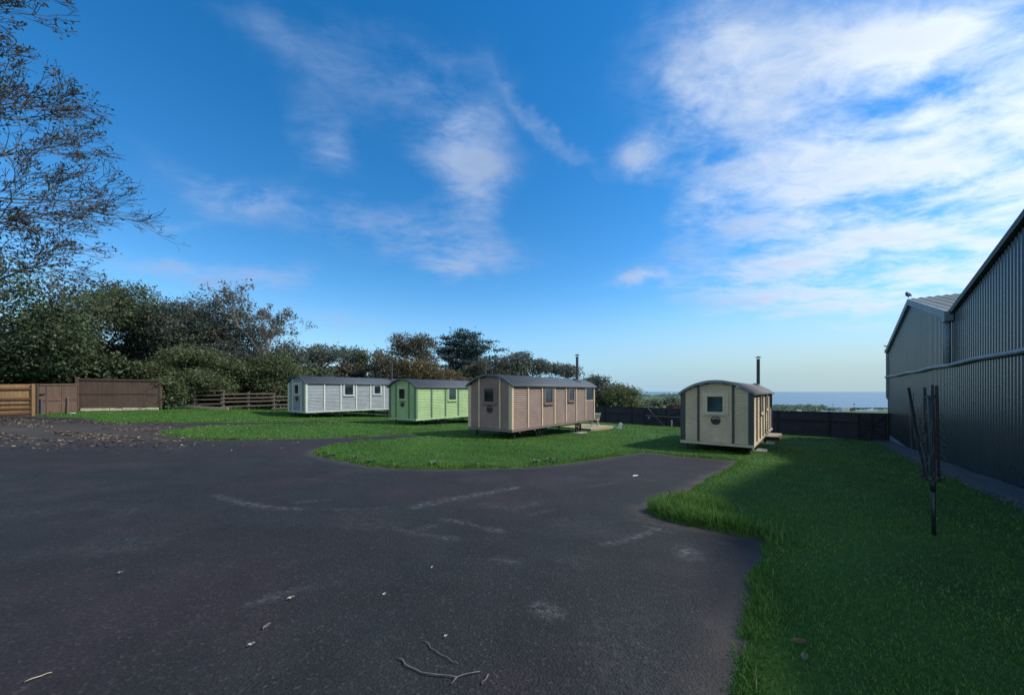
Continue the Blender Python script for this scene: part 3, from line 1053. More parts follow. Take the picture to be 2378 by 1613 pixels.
CREAM_C, CREAM_T = corner(1746.6, 13.4), 38.8
BROWN_C, BROWN_T = corner(1188.2, 15.5), 36.3
GREEN_C, GREEN_T = corner(966.3, 21.5), 34.5
GREY_C, GREY_T = corner(711, 24.2), 35.0
cream = hut_mats('cream', (0.54, 0.45, 0.30), (0.050, 0.060, 0.060), (0.56, 0.47, 0.33), (0.52, 0.50, 0.46), (0.52, 0.44, 0.31), M_ROOF2, M_FASCIA2, (0.045, 0.055, 0.055), M_GLASS_E)
brown = hut_mats('brown', (0.25, 0.178, 0.145), (0.56, 0.44, 0.28), (0.20, 0.135, 0.115), (0.215, 0.15, 0.135), (0.20, 0.14, 0.115), M_ROOF, M_FASCIA, (0.50, 0.42, 0.34))
green = hut_mats('green', (0.315, 0.455, 0.205), (0.10, 0.19, 0.11), (0.34, 0.47, 0.25), (0.26, 0.40, 0.18), (0.36, 0.50, 0.28), M_ROOF, M_FASCIA)
grey = hut_mats('grey', (0.25, 0.285, 0.305), (0.52, 0.58, 0.46), (0.42, 0.45, 0.46), (0.36, 0.38, 0.40), (0.45, 0.49, 0.46), M_ROOF, M_FASCIA)
h_cream = make_hut('shepherd_hut', 'cream boarded hut on wheels with dark green battens, seen end-on near the barn', CREAM_C, CREAM_T, -2.035, cream)
h_brown = make_hut('shepherd_hut', 'reddish brown boarded hut on wheels with cream battens and grey arched roof', BROWN_C, BROWN_T, -1.70, brown)
h_green = make_hut('shepherd_hut', 'pale green boarded hut on wheels, standing between the brown and grey huts', GREEN_C, GREEN_T, -1.69, green)
h_grey = make_hut('shepherd_hut', 'light grey boarded hut on wheels, farthest back beside the rail fence', GREY_C, GREY_T, -1.395, grey)


def slab(px, py, label, sx=.55, sy=.4, rz=0.6, h=.04):
    p = on_ground(px, py)
    m = MB(); m.box(-sx / 2, sx / 2, -sy / 2, sy / 2, -.06, h)
    o = m.build('concrete_pad', M_CONC, bevel=.01)
    o.location = (p.x, p.y, lawn_top(p.x, p.y)); o.rotation_euler = (0, 0, rz)
    return tag(o, label, 'paving slab')


def lawn_top(x, y):
    sd = lawn_sd([x], [y])
    return float(lawn_z(np.array([x]), np.array([y]), sd)[0])


def hut_point(h, C, x, y):
    d, e = h[2], h[3]
    return Vector((C[0] + d[0] * x + e[0] * y, C[1] + d[1] * x + e[1] * y, 0))


for h, C, ax, lb in ((h_cream, CREAM_C, 2.3, "pale concrete slab under the near wheel of the cream hut"), (h_cream, CREAM_C, 6.35, "pale concrete slab under the far wheel of the cream hut"),
                     (h_brown, BROWN_C, 6.35, "pale slab under the brown hut's wheel beside the timber deck")):
    p = hut_point(h, C, ax, .02)
    m = MB(); m.box(-.42, .42, -.3, .3, -.09, .012)
    o = m.build('concrete_pad', M_CONC, bevel=.01)
    o.location = (p.x, p.y, lawn_top(p.x, p.y) + .03); o.rotation_euler = (0, 0, R(90 - 37))
    tag(o, lb, 'paving slab')

# ------------------------------------------------------------------ timber decks, chair, white marker
M_DECK = mottled('deck_timber', (0.36, 0.29, 0.19), .22, 4, .8, .25, vec_scale=(1, 12, 6))
M_DECKF = mottled('deck_front', (0.34, 0.27, 0.16), .2, 4, .8, .25, vec_scale=(1, 6, 12))
M_DARKWOOD = mottled('dark_timber', (0.06, 0.04, 0.035), .25, 5, .8)
M_WHITE = mottled('white_paint', (0.75, 0.75, 0.72), .12, 8, .6)
M_CHAIR = mottled('weathered_teak', (0.62, 0.58, 0.50), .2, 14, .8)


def make_deck(label, C, theta, along, across, ztop, dark_side):
    root = empty('timber_deck', (C[0], C[1], ztop - .2), R(90 - theta))
    tag(root, label, 'deck', 'timber decks at the hut doors')
    n = int(across / .125)
    for k in range(n):
        m = MB(); m.box(0, along, k * .125, k * .125 + .117, .16, .20)
        m.build('board', M_DECK, root)
    m = MB(); m.box(-.0, along, -.035, -.003, .02, .198)
    m.build('front_beam', M_DECKF, root)
    m = MB(); m.box(-.04, -.004, -.035, across, -.02, .17)
    m.build('side_beam', M_DARKWOOD if dark_side else M_DECKF, root)
    for x in (.2, along / 2, along - .2):
        for y in (.15, across - .15):
            zg = g(C[0], C[1]) - (ztop - .2)
            m = MB(); m.box(x - .045, x + .045, y - .045, y + .045, min(-.35, zg - .25), .158); m.build('post', M_DARKWOOD, root)
    return root


DK = at(1376.5, 995.7, 22.7)
make_deck('low pale timber deck at the far end of the brown hut', (DK.x, DK.y), 38.8, 3.0, 2.3, DK.z, True)
cd = hut_point(h_cream, CREAM_C, 8.35, -.34)
make_deck('low timber deck at the far end of the cream hut', (cd.x, cd.y), CREAM_T, 2.2, 2.3, -2.03 - .38, True)


def make_chair(loc, rz, label):
    root = empty('folding_chair', loc, rz)
    tag(root, label, 'chair')
    m = MB()
    for k in range(5): m.box(-.2, .2, -.2 + k * .083, -.2 + k * .083 + .07, .43, .45)
    m.build('seat', M_CHAIR, root)
    m = MB()
    for k in range(6): m.bar((-.155 + k * .062, .20, .50), (-.155 + k * .062, .30, .84), .045, .014, (0, 1, 0))
    m.bar((-.22, .30, .86), (.22, .30, .86), .025, .06); m.bar((-.2, .20, .49), (.2, .20, .49), .02, .04)
    m.build('backrest', M_CHAIR, root)
    for sx in (-.22, .22):
        m = MB(); m.bar((sx, .32, .90), (sx, -.22, .0), .025, .035); m.build('leg', M_CHAIR, root)
        m = MB(); m.bar((sx * .88, -.2, .44), (sx * .88, .24, .0), .025, .035); m.build('leg', M_CHAIR, root)
    m = MB(); m.bar((-.2, -.12, .18), (.2, -.12, .18), .02, .03); m.bar((-.19, .16, .08), (.19, .16, .08), .02, .03); m.build('stretcher', M_CHAIR, root)
    return root


pc = at(1383, 986.5, 24.4)
make_chair((pc.x, pc.y, DK.z), R(195), 'slatted wooden folding chair on the deck of the brown hut')
pm_ = on_ground(1439, 997)
m = MB(); m.prism([(-.11, 0, -.1), (.11, 0, -.1), (.125, 0, .32), (.09, 0, .42), (-.06, 0, .42), (-.11, 0, .34)], (0, .06, 0))
o = m.build('marker_board', M_WHITE, bevel=.015); o.location = (pm_.x, pm_.y, lawn_top(pm_.x, pm_.y)); o.rotation_euler = (R(-4), R(9), R(-15))
tag(o, 'small white board standing in the grass beside the deck', 'board')
pb = at(1373.5, 1001.5, 22.45)
m = MB(); m.tube([(0, 0, 0), (0, 0, .11), (0, 0, .16)], [.055, .055, .03], 14)
o = m.build('white_pot', M_WHITE, smooth=False); o.location = (pb.x, pb.y, lawn_top(pb.x, pb.y))
tag(o, 'tiny white pot on the grass by the corner of the deck', 'pot')
m = MB()
pr = at(1424, 990, 25.2)
m.bar((0, 0, 0.05), (.10, 0, .05), .05, .05); m.bar((.06, 0, 0.03), (.22, -.05, -.10), .03, .03); m.bar((.22, -.05, -.10), (.30, -.03, .02), .025, .025)
o = m.build('hose_pipe', M_WHITE); o.location = (pr.x + .03, pr.y, pr.z)
tag(o, 'bent white pipe end at the right edge of the timber deck', 'pipe')


# ------------------------------------------------------------------ barn
M_BARN = None


def mat_barn(name, c, rough=0.6, spec=0.18):
    m, N, L, b = node_mat(name, c, rough, spec)
    n1 = add_noise(N, L, 0.9, 6, 0.68, vec_scale=(2.2, 2.2, .16))
    n2 = add_noise(N, L, 16, 4, 0.7)
    a = ramp(N, L, n1.outputs['Fac'], [(0.3, tuple(x * .75 for x in c)), (0.7, tuple(x * 1.3 for x in c))])
    sp = ramp(N, L, n2.outputs['Fac'], [(0.35, (.75, .75, .75)), (0.68, (1.3, 1.3, 1.3))])
    L.new(mix_rgb(N, L, 0.6, a.outputs[0], sp.outputs[0], 'MULTIPLY'), b.inputs['Base Color'])
    bump(N, L, b, n2.outputs['Fac'], 0.35, 0.01)
    return m


M_BARN = mat_barn('barn_sheet', (0.009, 0.030, 0.040), .27, .6)
M_BROOF = mat_barn('barn_roof', (0.13, 0.16, 0.16), .7)
M_BTRIM = mat_barn('barn_trim', (0.16, 0.21, 0.24), .5)
M_BEDGE = mat_barn('barn_edge', (0.065, 0.08, 0.08), .6)
M_BPIPE = mat_barn('barn_pipe', (0.20, 0.25, 0.27), .45)
BX, BY = 23.2, 22.8                                    # far corner of the wall
BU = Vector((-.815, -1, 0)).normalized()               # along the wall towards the camera
BN = Vector((.775, -.632, 0)).normalized()             # away from the yard
LEN1 = 10.6 * 1.29; LEN2 = 10.6 * 1.29
H_E, H_A = 2.62, 4.36
BASE = Vector((BX, BY, 0))
DEPTH = 26.0
APEX = (4.36, 4.06)


def bz(s):
    """wall top height at distance s along the wall"""
    t = s % LEN1
    return H_E + (H_A - H_E) * (1 - abs(t - LEN1 / 2) / (LEN1 / 2))


def make_barn():
    root = empty('barn', (BX, BY, g(BX, BY)))
    tag(root, 'long dark green corrugated barn with two gables running along the lawn', 'barn')
    zr = g(BX, BY)
    off = Vector((BX, BY, zr))

    def W(s, n, z):     # s along wall, n outward to the yard (negative into the barn)
        return BASE + BU * s - BN * n + Vector((0, 0, z)) - off
    total = LEN1 + LEN2
    for gi in range(2):
        s0, s1 = gi * LEN1, (gi + 1) * LEN1
        m = MB(); H_A = APEX[gi]
        pitch = .19; s = s0
        prof = [(0, 0), (.055, 0), (.075, .036), (.135, .036), (.155, 0), (.19, 0)]
        xs = []
        while s < s1 - .001:
            for (a, h) in prof[:-1]:
                if s + a < s1: xs.append((s + a, h))
            s += pitch
        xs.append((s1, 0))
        o = len(m.v)
        for (ss, h) in xs:
            gz_ = -3.42 + ss * .0355
            p = BASE + BU * ss
            gz_ = g(p.x, p.y) + max(-.02, .40 - .062 * ss)
            zt = H_E + (H_A - H_E) * (1 - abs((ss - s0) - LEN1 / 2) / (LEN1 / 2)) - .03
            for z in (gz_, zt): m.v.append(tuple(W(ss, h, z)))
        for i in range(len(xs) - 1):
            m.f.append((o + 2 * i, o + 2 * i + 1, o + 2 * i + 3, o + 2 * i + 2))
        m.build('wall', M_BARN, root)
        # roof: two corrugated slopes
        rm = MB()
        for (sa, za, sb, zb_) in ((s0 - .12, H_E - .04, (s0 + s1) / 2, H_A), ((s0 + s1) / 2, H_A, s1 + .0, H_E - .0)):
            nn = int(DEPTH / .13)
            o = len(rm.v)
            for k in range(nn + 1):
                n = .09 - k * .13
                up = .01 + (.045 if k % 2 else 0.0)
                rm.v.append(tuple(W(sa, n, za + up))); rm.v.append(tuple(W(sb, n, zb_ + up)))
            for k in range(nn):
                rm.f.append((o + 2 * k, o + 2 * k + 2, o + 2 * k + 3, o + 2 * k + 1))
        rm.build('roof', M_BROOF, root)
        # bargeboards
        for (sa, za, sb, zb_) in ((s0, H_E, (s0 + s1) / 2, H_A), ((s0 + s1) / 2, H_A, s1, H_E)):
            b_ = MB()
            hb = .24 if gi == 0 else .13
            q = [W(sa, .05, za - hb), W(sb, .05, zb_ - hb), W(sb, .05, zb_ + .03), W(sa, .05, za + .03)]
            b_.prism(q, -BN * .09)
            b_.build('bargeboard', M_BTRIM if gi == 0 else M_BEDGE, root)
    # end wall and back, closing the volume
    m = MB()
    for (s, n0, n1) in ((0.0, 0, -DEPTH),):
        z0 = -4.2
        m.add([W(s, n0, z0), W(s, n1, z0), W(s, n1, H_E), W(s, n0, H_E)], [(0, 1, 2, 3)])
    m.add([W(0, -DEPTH, -4.2), W(total, -DEPTH, -4.2), W(total, -DEPTH, H_E), W(total - LEN1 / 2, -DEPTH, APEX[1]), W(total - LEN1, -DEPTH, H_E), W(LEN1 / 2, -DEPTH, APEX[0]), W(0, -DEPTH, H_E)], [(0, 1, 2, 3, 4, 5, 6)])
    m.add([W(total, 0, -2.4), W(total, -DEPTH, -2.4), W(total, -DEPTH, H_E), W(total, 0, H_E)], [(3, 2, 1, 0)])
    m.build('end_wall', M_BARN, root)
    # concrete plinth
    m = MB(); K = 24
    for i in range(K + 1):
        s = total * i / K; p = BASE + BU * s
        zz = g(p.x, p.y)
        for (n, z) in ((.05, zz - .4), (.05, zz + max(-.05, .43 - .064 * s)), (-.05, zz + max(-.05, .43 - .064 * s)), (-.05, zz - .4)): m.v.append(tuple(W(s, n, z)))
    for i in range(K):
        for j in range(4):
            a = 4 * i + j; b = 4 * i + (j + 1) % 4
            m.f.append((a, a + 4, b + 4, b))
    m.f.append((0, 1, 2, 3))
    m.build('plinth', M_CONC, root)
    # level drain pipe on the wall
    m = MB()
    zp = .89
    seg = [W(-.1 + (total + .1) * i / 20, .12, zp + .02 * math.sin(i * 1.7)) for i in range(21)]
    m.tube(seg, .062, 12)
    m.build('drain_pipe', M_BPIPE, root, smooth=True)
    # downpipe from the valley with its hopper
    m = MB(); sv = LEN1 + .0
    m.tube([W(sv - .05, .14, H_E - .22), W(sv - .05, .14, zp + .05)], .085, 14)
    dp = m.build('downpipe', M_BPIPE, root, smooth=True)
    h_ = MB(); q = [W(sv - .22, .05, H_E - .30), W(sv + .22, .05, H_E - .30), W(sv + .22, .05, H_E + .02), W(sv - .22, .05, H_E + .02)]
    h_.prism(q, -BN * -.0 + (-BN) * .20)
    h_.build('hopper', M_BTRIM, dp)
    # downpipe at the far corner with a shoe
    m = MB()
    m.tube([W(-.16, .06, H_E - .12), W(-.16, .06, -.28), W(-.16, .05, -.38), W(-.06, .04, -.42)], .055, 12)
    dp2 = m.build('downpipe', M_BPIPE, root, smooth=True)
    h_ = MB(); q = [W(-.30, -.02, H_E - .22), W(-.02, -.02, H_E - .22), W(-.02, -.02, H_E - .02), W(-.30, -.02, H_E - .02)]
    h_.prism(q, -BN * .18); h_.build('hopper', M_BTRIM, dp2)
    # small lamp bracket near the far eave
    m = MB(); c = W(.75, .05, H_E + .12)
    m.bar(c, c - BN * .22, .05, .05); m.bar(c - BN * .22 + Vector((0, 0, .03)), c - BN * .22 + BU * .2, .07, .05)
    m.build('wall_lamp', M_BPIPE, root)
    # corner flashing
    m = MB(); m.box(-.0, .0, 0, 0, 0, 0) if False else None
    q = [W(-.04, .045, g(BX, BY) + .43), W(.06, .045, g(BX, BY) + .43), W(.06, .045, H_E), W(-.04, .045, H_E)]
    m2 = MB(); m2.prism(q, BN * .10); m2.build('corner_trim', M_BARN, root)
    return root


make_barn()

# gravel strip along the barn
M_GRAVEL = mottled('gravel', (0.085, 0.085, 0.09), .6, 28, .95, .2, bump_s=.8)
m = MB(); K = 40
for i in range(K + 1):
    s = (LEN1 + LEN2) * i / K
    for j, n in enumerate((.05, .35, .65, .92)):
        p = BASE + BU * s - BN * (n + (.10 * math.sin(s * 2.3) + .06 * math.sin(s * 5.1)) * (j == 3))
        m.v.append((p.x, p.y, lawn_top(p.x, p.y) + (.035 if j < 3 else -.015) + random.uniform(-.006, .006)))
for i in range(K):
    for j in range(3):
        a = 4 * i + j
        m.f.append((a, a + 4, a + 5, a + 1))
kind(m.build('gravel_strip', M_GRAVEL), 'structure')
nst = 5200
s_ = RNG.uniform(3, LEN1 + LEN2, nst); n_ = RNG.uniform(.06, .95, nst)
Px = BX + BU.x * s_ - BN.x * n_; Py = BY + BU.y * s_ - BN.y * n_
sdv = lawn_sd(Px, Py); Pz = lawn_z(Px, Py, sdv) + .03
r_ = RNG.uniform(.009, .024, nst)
octv = np.array([(1, 0, 0), (0, 1, 0), (-1, 0, 0), (0, -1, 0), (0, 0, .7), (0, 0, -.7)], float)
octf = np.array([(0, 1, 4), (1, 2, 4), (2, 3, 4), (3, 0, 4), (1, 0, 5), (2, 1, 5), (3, 2, 5), (0, 3, 5)])
V = np.stack([Px, Py, Pz], 1)[:, None, :] + octv[None] * (r_[:, None, None] * RNG.uniform(.6, 1.3, (nst, 6, 1)))
F = (octf[None] + (np.arange(nst) * 6)[:, None, None]).reshape(-1, 3)
kind(np_mesh('gravel_stones', V.reshape(-1, 3), F, mottled('gravel_stone', (0.14, 0.14, 0.145), .6, 9, .9)), 'stuff')

# bird on the gable's peak
pa = BASE + BU * (LEN1 / 2) - BN * .10
bird = MB()
bird.tube([(-.02, .10, .07), (-.01, .05, .10), (0, 0, .135), (0, -.04, .19), (0, -.055, .235), (0, -.06, .262), (0, -.075, .285), (0, -.085, .297)], [.012, .045, .085, .085, .055, .040, .034, .01], 12)
bird.tube([(-.075, .02, .19), (-.105, .03, .13), (-.12, .06, .06)], [.03, .035, .008], 8)
bird.tube([(.075, .02, .19), (.10, .03, .14), (.11, .06, .07)], [.03, .035, .008], 8)
bird.tube([(0, -.10, .275), (0, -.145, .268)], [.012, .003], 6)
bird.tube([(-.03, 0, -.005), (-.03, 0, .09)], .010, 6); bird.tube([(.03, 0, -.005), (.03, 0, .09)], .010, 6)
ob = bird.build('bird', mottled('bird_feathers', (0.10, 0.105, 0.115), .3, 18, .8), smooth=True)
ob.location = (pa.x, pa.y, H_A + .085); ob.rotation_euler = (0, 0, R(200))
tag(ob, "grey bird perched on the peak of the barn's gable", 'bird')


# ------------------------------------------------------------------ fences
def mat_wood(name, c, var=.25, sc=3.0, rough=.8, vs=(14, 14, 1)):
    m, N, L, b = node_mat(name, c, rough, .25)
    n1 = add_noise(N, L, sc, 6, .65, vec_scale=vs)
    n2 = add_noise(N, L, 1.1, 4, .6)
    a = ramp(N, L, n1.outputs['Fac'], [(.3, tuple(x * (1 - var) for x in c)), (.7, tuple(x * (1 + var) for x in c))])
    L.new(mix_rgb(N, L, .7, a.outputs[0], ramp(N, L, n2.outputs['Fac'], [(.3, (.75, .75, .75)), (.7, (1.15, 1.15, 1.15))]).outputs[0], 'MULTIPLY'), b.inputs['Base Color'])
    bump(N, L, b, n1.outputs['Fac'], .25, .006)
    return m


M_OFENCE = mat_wood('orange_boards', (0.31, 0.185, 0.09), .3)
M_ORAIL = mat_wood('rail_dark_timber', (0.16, 0.085, 0.04), .3, vs=(2, 2, 10))
M_BFENCE = mat_wood('brown_boards', (0.125, 0.082, 0.060), .18)
M_BPOST = mat_wood('brown_post', (0.12, 0.082, 0.062), .2)
M_DFENCE = mat_wood('dark_boards', (0.040, 0.042, 0.052), .25)
M_DTRIM = mat_wood('dark_trim', (0.026, 0.026, 0.031), .25)
M_RAIL = mat_wood('weathered_rail', (0.13, 0.105, 0.085), .3, vs=(2, 2, 12))
M_STONE = mottled('pale_stone', (0.55, 0.50, 0.38), .3, 3, .9, .2, bump_s=.3)


class Run:
    """a straight run of fencing between two ground points; a along, n towards the viewer, z absolute"""
    def __init__(self, A, B, toward=(0, 0)):
        self.A, self.B = Vector(A), Vector(B)
        self.d = Vector((self.B.x - self.A.x, self.B.y - self.A.y, 0)); self.len = self.d.length; self.d.normalize()
        self.n = Vector((-self.d.y, self.d.x, 0))
        if self.n.dot(Vector((toward[0], toward[1], 0)) - self.A) < 0: self.n = -self.n

    def pt(self, a, n, z): return Vector((self.A.x, self.A.y, 0)) + self.d * a + self.n * n + Vector((0, 0, z))

    def lz(self, zA, zB, a): return zA + (zB - zA) * a / self.len

    def quad_board(self, m, a0, a1, n0, n1, zl, zr, zl2, zr2):
        q = [self.pt(a0, n0, zl), self.pt(a1, n0, zr), self.pt(a1, n0, zr2), self.pt(a0, n0, zl2)]
        m.prism(q, self.n * (n1 - n0))


def board_fence(root, run, zb, zt, board, mat, origin, gap=.004, lap=True):
    """vertical boards; zb, zt = (left, right) heights"""
    m = MB(); n = int(run.len / board)
    for i in range(n):
        a0 = i * run.len / n; a1 = (i + 1) * run.len / n - gap
        off = .006 if (lap and i % 2) else 0
        q = [run.pt(a0, off, run.lz(*zb, a0)), run.pt(a1, off, run.lz(*zb, a1)), run.pt(a1, off, run.lz(*zt, a1)), run.pt(a0, off, run.lz(*zt, a0))]
        m.prism([p - origin for p in q], run.n * -.02)
    return m.build('boards', mat, root)


def rail(root, run, a0, a1, z0, z1, h, n0, n1, mat, origin, name='rail'):
    m = MB()
    q = [run.pt(a0, n0, z0), run.pt(a1, n0, z1), run.pt(a1, n0, z1 + h), run.pt(a0, n0, z0 + h)]
    m.prism([p - origin for p in q], run.n * (n1 - n0))
    return m.build(name, mat, root)


def fence_post(root, run, a, z0, z1, w, n0, mat, origin, pointed=False, name='post'):
    m = MB()
    q = [run.pt(a - w / 2, n0, z0), run.pt(a + w / 2, n0, z0), run.pt(a + w / 2, n0, z1), run.pt(a - w / 2, n0, z1)]
    if pointed: q = q[:3] + [run.pt(a, n0, z1 + w * .8)] + q[3:]
    m.prism([p - origin for p in q], run.n * -w)
    return m.build(name, mat, root)


# orange close-boarded fence at the left edge
def make_orange():
    A = at(-70, 972, 17.7); B = at(80, 967.8, 19.0)
    run = Run(A, B); org = Vector((A.x, A.y, A.z))
    root = empty('board_fence', org); tag(root, 'new orange timber fence with dark horizontal rails at the left edge', 'fence')
    ztl, ztr = (HY - 893) / FPX * 17.7, (HY - 891.3) / FPX * 19.0
    board_fence(root, run, (A.z - .03, B.z - .03), (ztl, ztr), .12, M_OFENCE, org)
    for (yl, yr, h) in ((903.5, 901.5, .085), (927, 925, .10), (939, 936.5, .04), (950, 946.5, .085), (963, 957, .12)):
        rail(root, run, 0, run.len - .02, (HY - yl) / FPX * 17.7 - h / 2, (HY - yr) / FPX * 19.0 - h / 2, h, .008, .075, M_ORAIL, org)
    fence_post(root, run, run.len - .02, B.z - .1, ztr + .01, .10, .10, M_OFENCE, org)
    fence_post(root, run, .05, A.z - .1, ztl + .01, .10, .10, M_OFENCE, org)


make_orange()


def make_brown_gate():
    A = at(84, 968, 19.4); B = at(179, 961, 21.3)
    run = Run(A, B); org = Vector((A.x, A.y, A.z))
    root = empty('side_gate', org); tag(root, 'brown boarded gate between the orange fence and tall brown panel', 'gate')
    zt = ((HY - 891) / FPX * 19.4, (HY - 890.5) / FPX * 21.3)
    board_fence(root, run, (A.z + .02, B.z + .02), (zt[0] - .05, zt[1] - .05), .14, M_BFENCE, org)
    rail(root, run, .1, run.len, zt[0] - .08, zt[1] - .08, .085, -.02, .05, M_BPOST, org, 'top_rail')
    rail(root, run, .3, run.len, (HY - 931) / FPX * 19.4, (HY - 928.5) / FPX * 21.3, .06, .008, .035, M_BPOST, org)
    for k in range(6):
        zz = (HY - (899 + k * 5.2)) / FPX * 21
        rail(root, run, run.len * .62, run.len - .02, zz, zz, .06, .008, .022, M_BFENCE, org, 'slat')
    for a in (run.len * .23, run.len * .60):
        fence_post(root, run, a, A.z, zt[0] - .1, .05, .03, M_BPOST, org, name='stile')
    # hinge post, blue-grey
    fence_post(root, run, .05, A.z - .1, zt[0] + .02, .09, .02, M_DARKWOOD, org)
    m = MB(); m.tube([run.pt(.17, .06, A.z - .05) - org, run.pt(.17, .06, A.z + .95) - org], .05, 10)
    m.build('hinge_post', mottled('blue_grey_paint', (.07, .085, .105), .2, 6, .6), root)
    m = MB(); m.bar(run.pt(.12, .06, A.z + 1.18) - org, run.pt(.34, .06, A.z + 1.22) - org, .05, .05); m.build('latch', M_BLACK, root)


make_brown_gate()


def make_tall_panel():
    A = at(183, 947.5, 21.7); B = at(371, 945.2, 23.3)
    run = Run(A, B); org = Vector((A.x, A.y, A.z))
    root = empty('board_fence', org); tag(root, 'tall brown feather-edge fence panel on a pale concrete base', 'fence')
    zt = ((HY - 880.5) / FPX * 21.7, (HY - 883.5) / FPX * 23.3)
    board_fence(root, run, (A.z, B.z), zt, .11, M_BFENCE, org)
    rail(root, run, -.05, run.len, zt[0] - .02, zt[1] - .02, .075, -.05, .06, M_BPOST, org, 'capping')
    rail(root, run, 0, run.len, (HY - 914.5) / FPX * 21.7, (HY - 914.5) / FPX * 23.3, .05, .008, .03, M_BPOST, org)
    fence_post(root, run, -.06, A.z - .25, zt[0] + .14, .13, .07, M_BPOST, org)
    fence_post(root, run, run.len + .05, B.z - .1, zt[1], .1, .04, M_BPOST, org)
    # pale base stones
    a = .08; k = 0
    for L_ in (1.25, .55, .75, .35, .6, .9, .5):
        if a + L_ > run.len: break
        m = MB()
        z0, z1 = run.lz(A.z, B.z, a), run.lz(A.z, B.z, a + L_)
        q = [run.pt(a, .05, z0 - .32), run.pt(a + L_ - .03, .05, z1 - .32), run.pt(a + L_ - .03, .05, z1 - .02 - .03 * (k % 2)), run.pt(a, .05, z0 - .01)]
        m.prism([p - org for p in q], run.n * -.12)
        m.build('base_stone', M_STONE, root, bevel=.015)
        a += L_; k += 1


make_tall_panel()
# leaning stake and white stone in front of the gate
ps = at(152, 966.5, 20.0)
m = MB(); m.prism([(-.07, 0, -.1), (.07, 0, -.1), (.11, 0, .95), (.06, 0, 1.07), (.0, 0, .95)], (0, .06, 0))
o = m.build('wooden_stake', M_RAIL); o.location = ps; tag(o, 'grey pointed stake leaning in front of the brown gate', 'stake')
ps = at(166, 964.5, 20.3)
bpy_m = MB(); bpy_m.box(-.18, .18, -.12, .12, -.05, .14)
o = bpy_m.build('stone_block', M_WHITE, bevel=.05); o.location = ps; o.rotation_euler = (R(4), R(-5), R(15)); tag(o, 'small whitish stone block lying in grass beside the stake', 'stone')


def make_rail_fence():
    """three staggered bays of four-rail post and rail"""
    root = empty('post_and_rail_fence', at(372, 946, 24.4)); org = Vector(root.location)
    tag(root, 'weathered four-rail post and rail fence under the trees', 'fence')
    secs = [((372, 24.4), (516, 25.9), (908, 919, 929, 940)), ((418, 25.2), (516, 25.9), (908.5, 919.5, 930, 940)), ((516, 25.9), (634, 28.0), (915, 924.5, 933, 944)), ((634, 28.0), (690, 29.2), (920.5, 929, 939.5, 948)), ((690, 29.2), (930, 36.0), (921, 929.5, 939, 948))]
    for (a, b, ys) in secs[:1] + secs[2:]:
        A, B = at(a[0], 948, a[1]), at(b[0], 948, b[1])
        run = Run(A, B)
        for y in ys:
            zz = (HY - y) / FPX * a[1]
            z2 = zz + (0.06 if a[0] < 600 else .03)
            rail(root, run, -.1, run.len + .1, zz - .05, z2 - .05 - .02, .095, .0, .04, M_RAIL, org)
    for (px, Y, yt) in ((376, 24.4, 905), (448, 25.15, 903), (516, 25.9, 904), (575, 26.95, 909), (634, 28.0, 915), (690, 29.2, 917)):
        p = at(px, 908, Y)
        run = Run((p.x - .1, p.y, p.z), (p.x + .1, p.y, p.z))
        fence_post(root, run, .1, -1.75, (HY - yt) / FPX * Y, .13, -.01, M_RAIL, org, pointed=False)


make_rail_fence()
# fallen pale plank at the fence foot
A, B = at(414, 942, 24.7), at(530, 948.5, 24.9)
m = MB(); m.bar((0, 0, 0), Vector(B) - Vector(A), .05, .15)
o = m.build('loose_plank', mat_wood('pale_plank', (0.42, 0.33, 0.24), .25, vs=(1, 6, 6))); o.location = A
tag(o, 'long pale plank lying against the foot of the rail fence', 'plank')
A, B = at(640, 929, 28.2), at(654, 900, 28.6)
m = MB(); m.tube([(0, 0, -.4), Vector(B) - Vector(A)], .03, 6)
o = m.build('bare_pole', M_RAIL); o.location = A; tag(o, 'pale bare pole leaning behind the rail fence near the grey hut', 'pole')


def make_dark_fence():
    A = Vector((22.75, 22.25, 0)); B = Vector((5.2, 39.85, 0))
    run = Run(A, B)
    zt0, zt1 = -1.34, -1.53
    org = Vector((A.x, A.y, g(A.x, A.y)))
    root = empty('board_fence', org); tag(root, 'long black stained board fence between the lawn and the coast fields', 'fence')
    zb = (g(A.x, A.y) - .1, g(B.x, B.y) - .15)
    # separate panels with small step at each post
    npan = 9
    for i in range(npan):
        a0, a1 = run.len * i / npan, run.len * (i + 1) / npan
        P, Q = run.pt(a0, 0, 0), run.pt(a1, 0, 0)
        sub = Run(P, Q)
        z0, z1 = run.lz(zt0, zt1, a0), run.lz(zt0, zt1, a1)
        m = MB(); n = 20
        for k in range(n):
            b0, b1 = sub.len * k / n, sub.len * (k + 1) / n - .0015
            off = .003 * (k % 2)
            zz = z0 + (z1 - z0) * k / n
            pg = sub.pt(b0, 0, 0)
            q = [sub.pt(b0, off, g(pg.x, pg.y) - .1), sub.pt(b1, off, g(pg.x, pg.y) - .1), sub.pt(b1, off, zz), sub.pt(b0, off, zz)]
            m.prism([p - org for p in q], sub.n * -.02)
        m.build('board_panel', M_DFENCE, root)
        zc = z0 - .62
        rail(root, sub, 0, sub.len, zc, zc + (z1 - z0), .07, .012, .05, M_DTRIM, org)
        rail(root, sub, 0, sub.len, z0 - .01, z1 - .01, .05, -.03, .035, M_DTRIM, org, 'capping')
        pg = sub.pt(0, 0, 0)
        fence_post(root, sub, .05, g(pg.x, pg.y) - .1, z0 + .06, .10, .06, M_DTRIM, org)
    return run, org


DRUN, DORG = make_dark_fence()


def dark_at(px):
    """distance along the dark fence seen at a photo column"""
    u = (px - CX) / FPX
    A, d = DRUN.A, DRUN.d
    return (u * A.y - A.x) / (d.x - u * d.y)


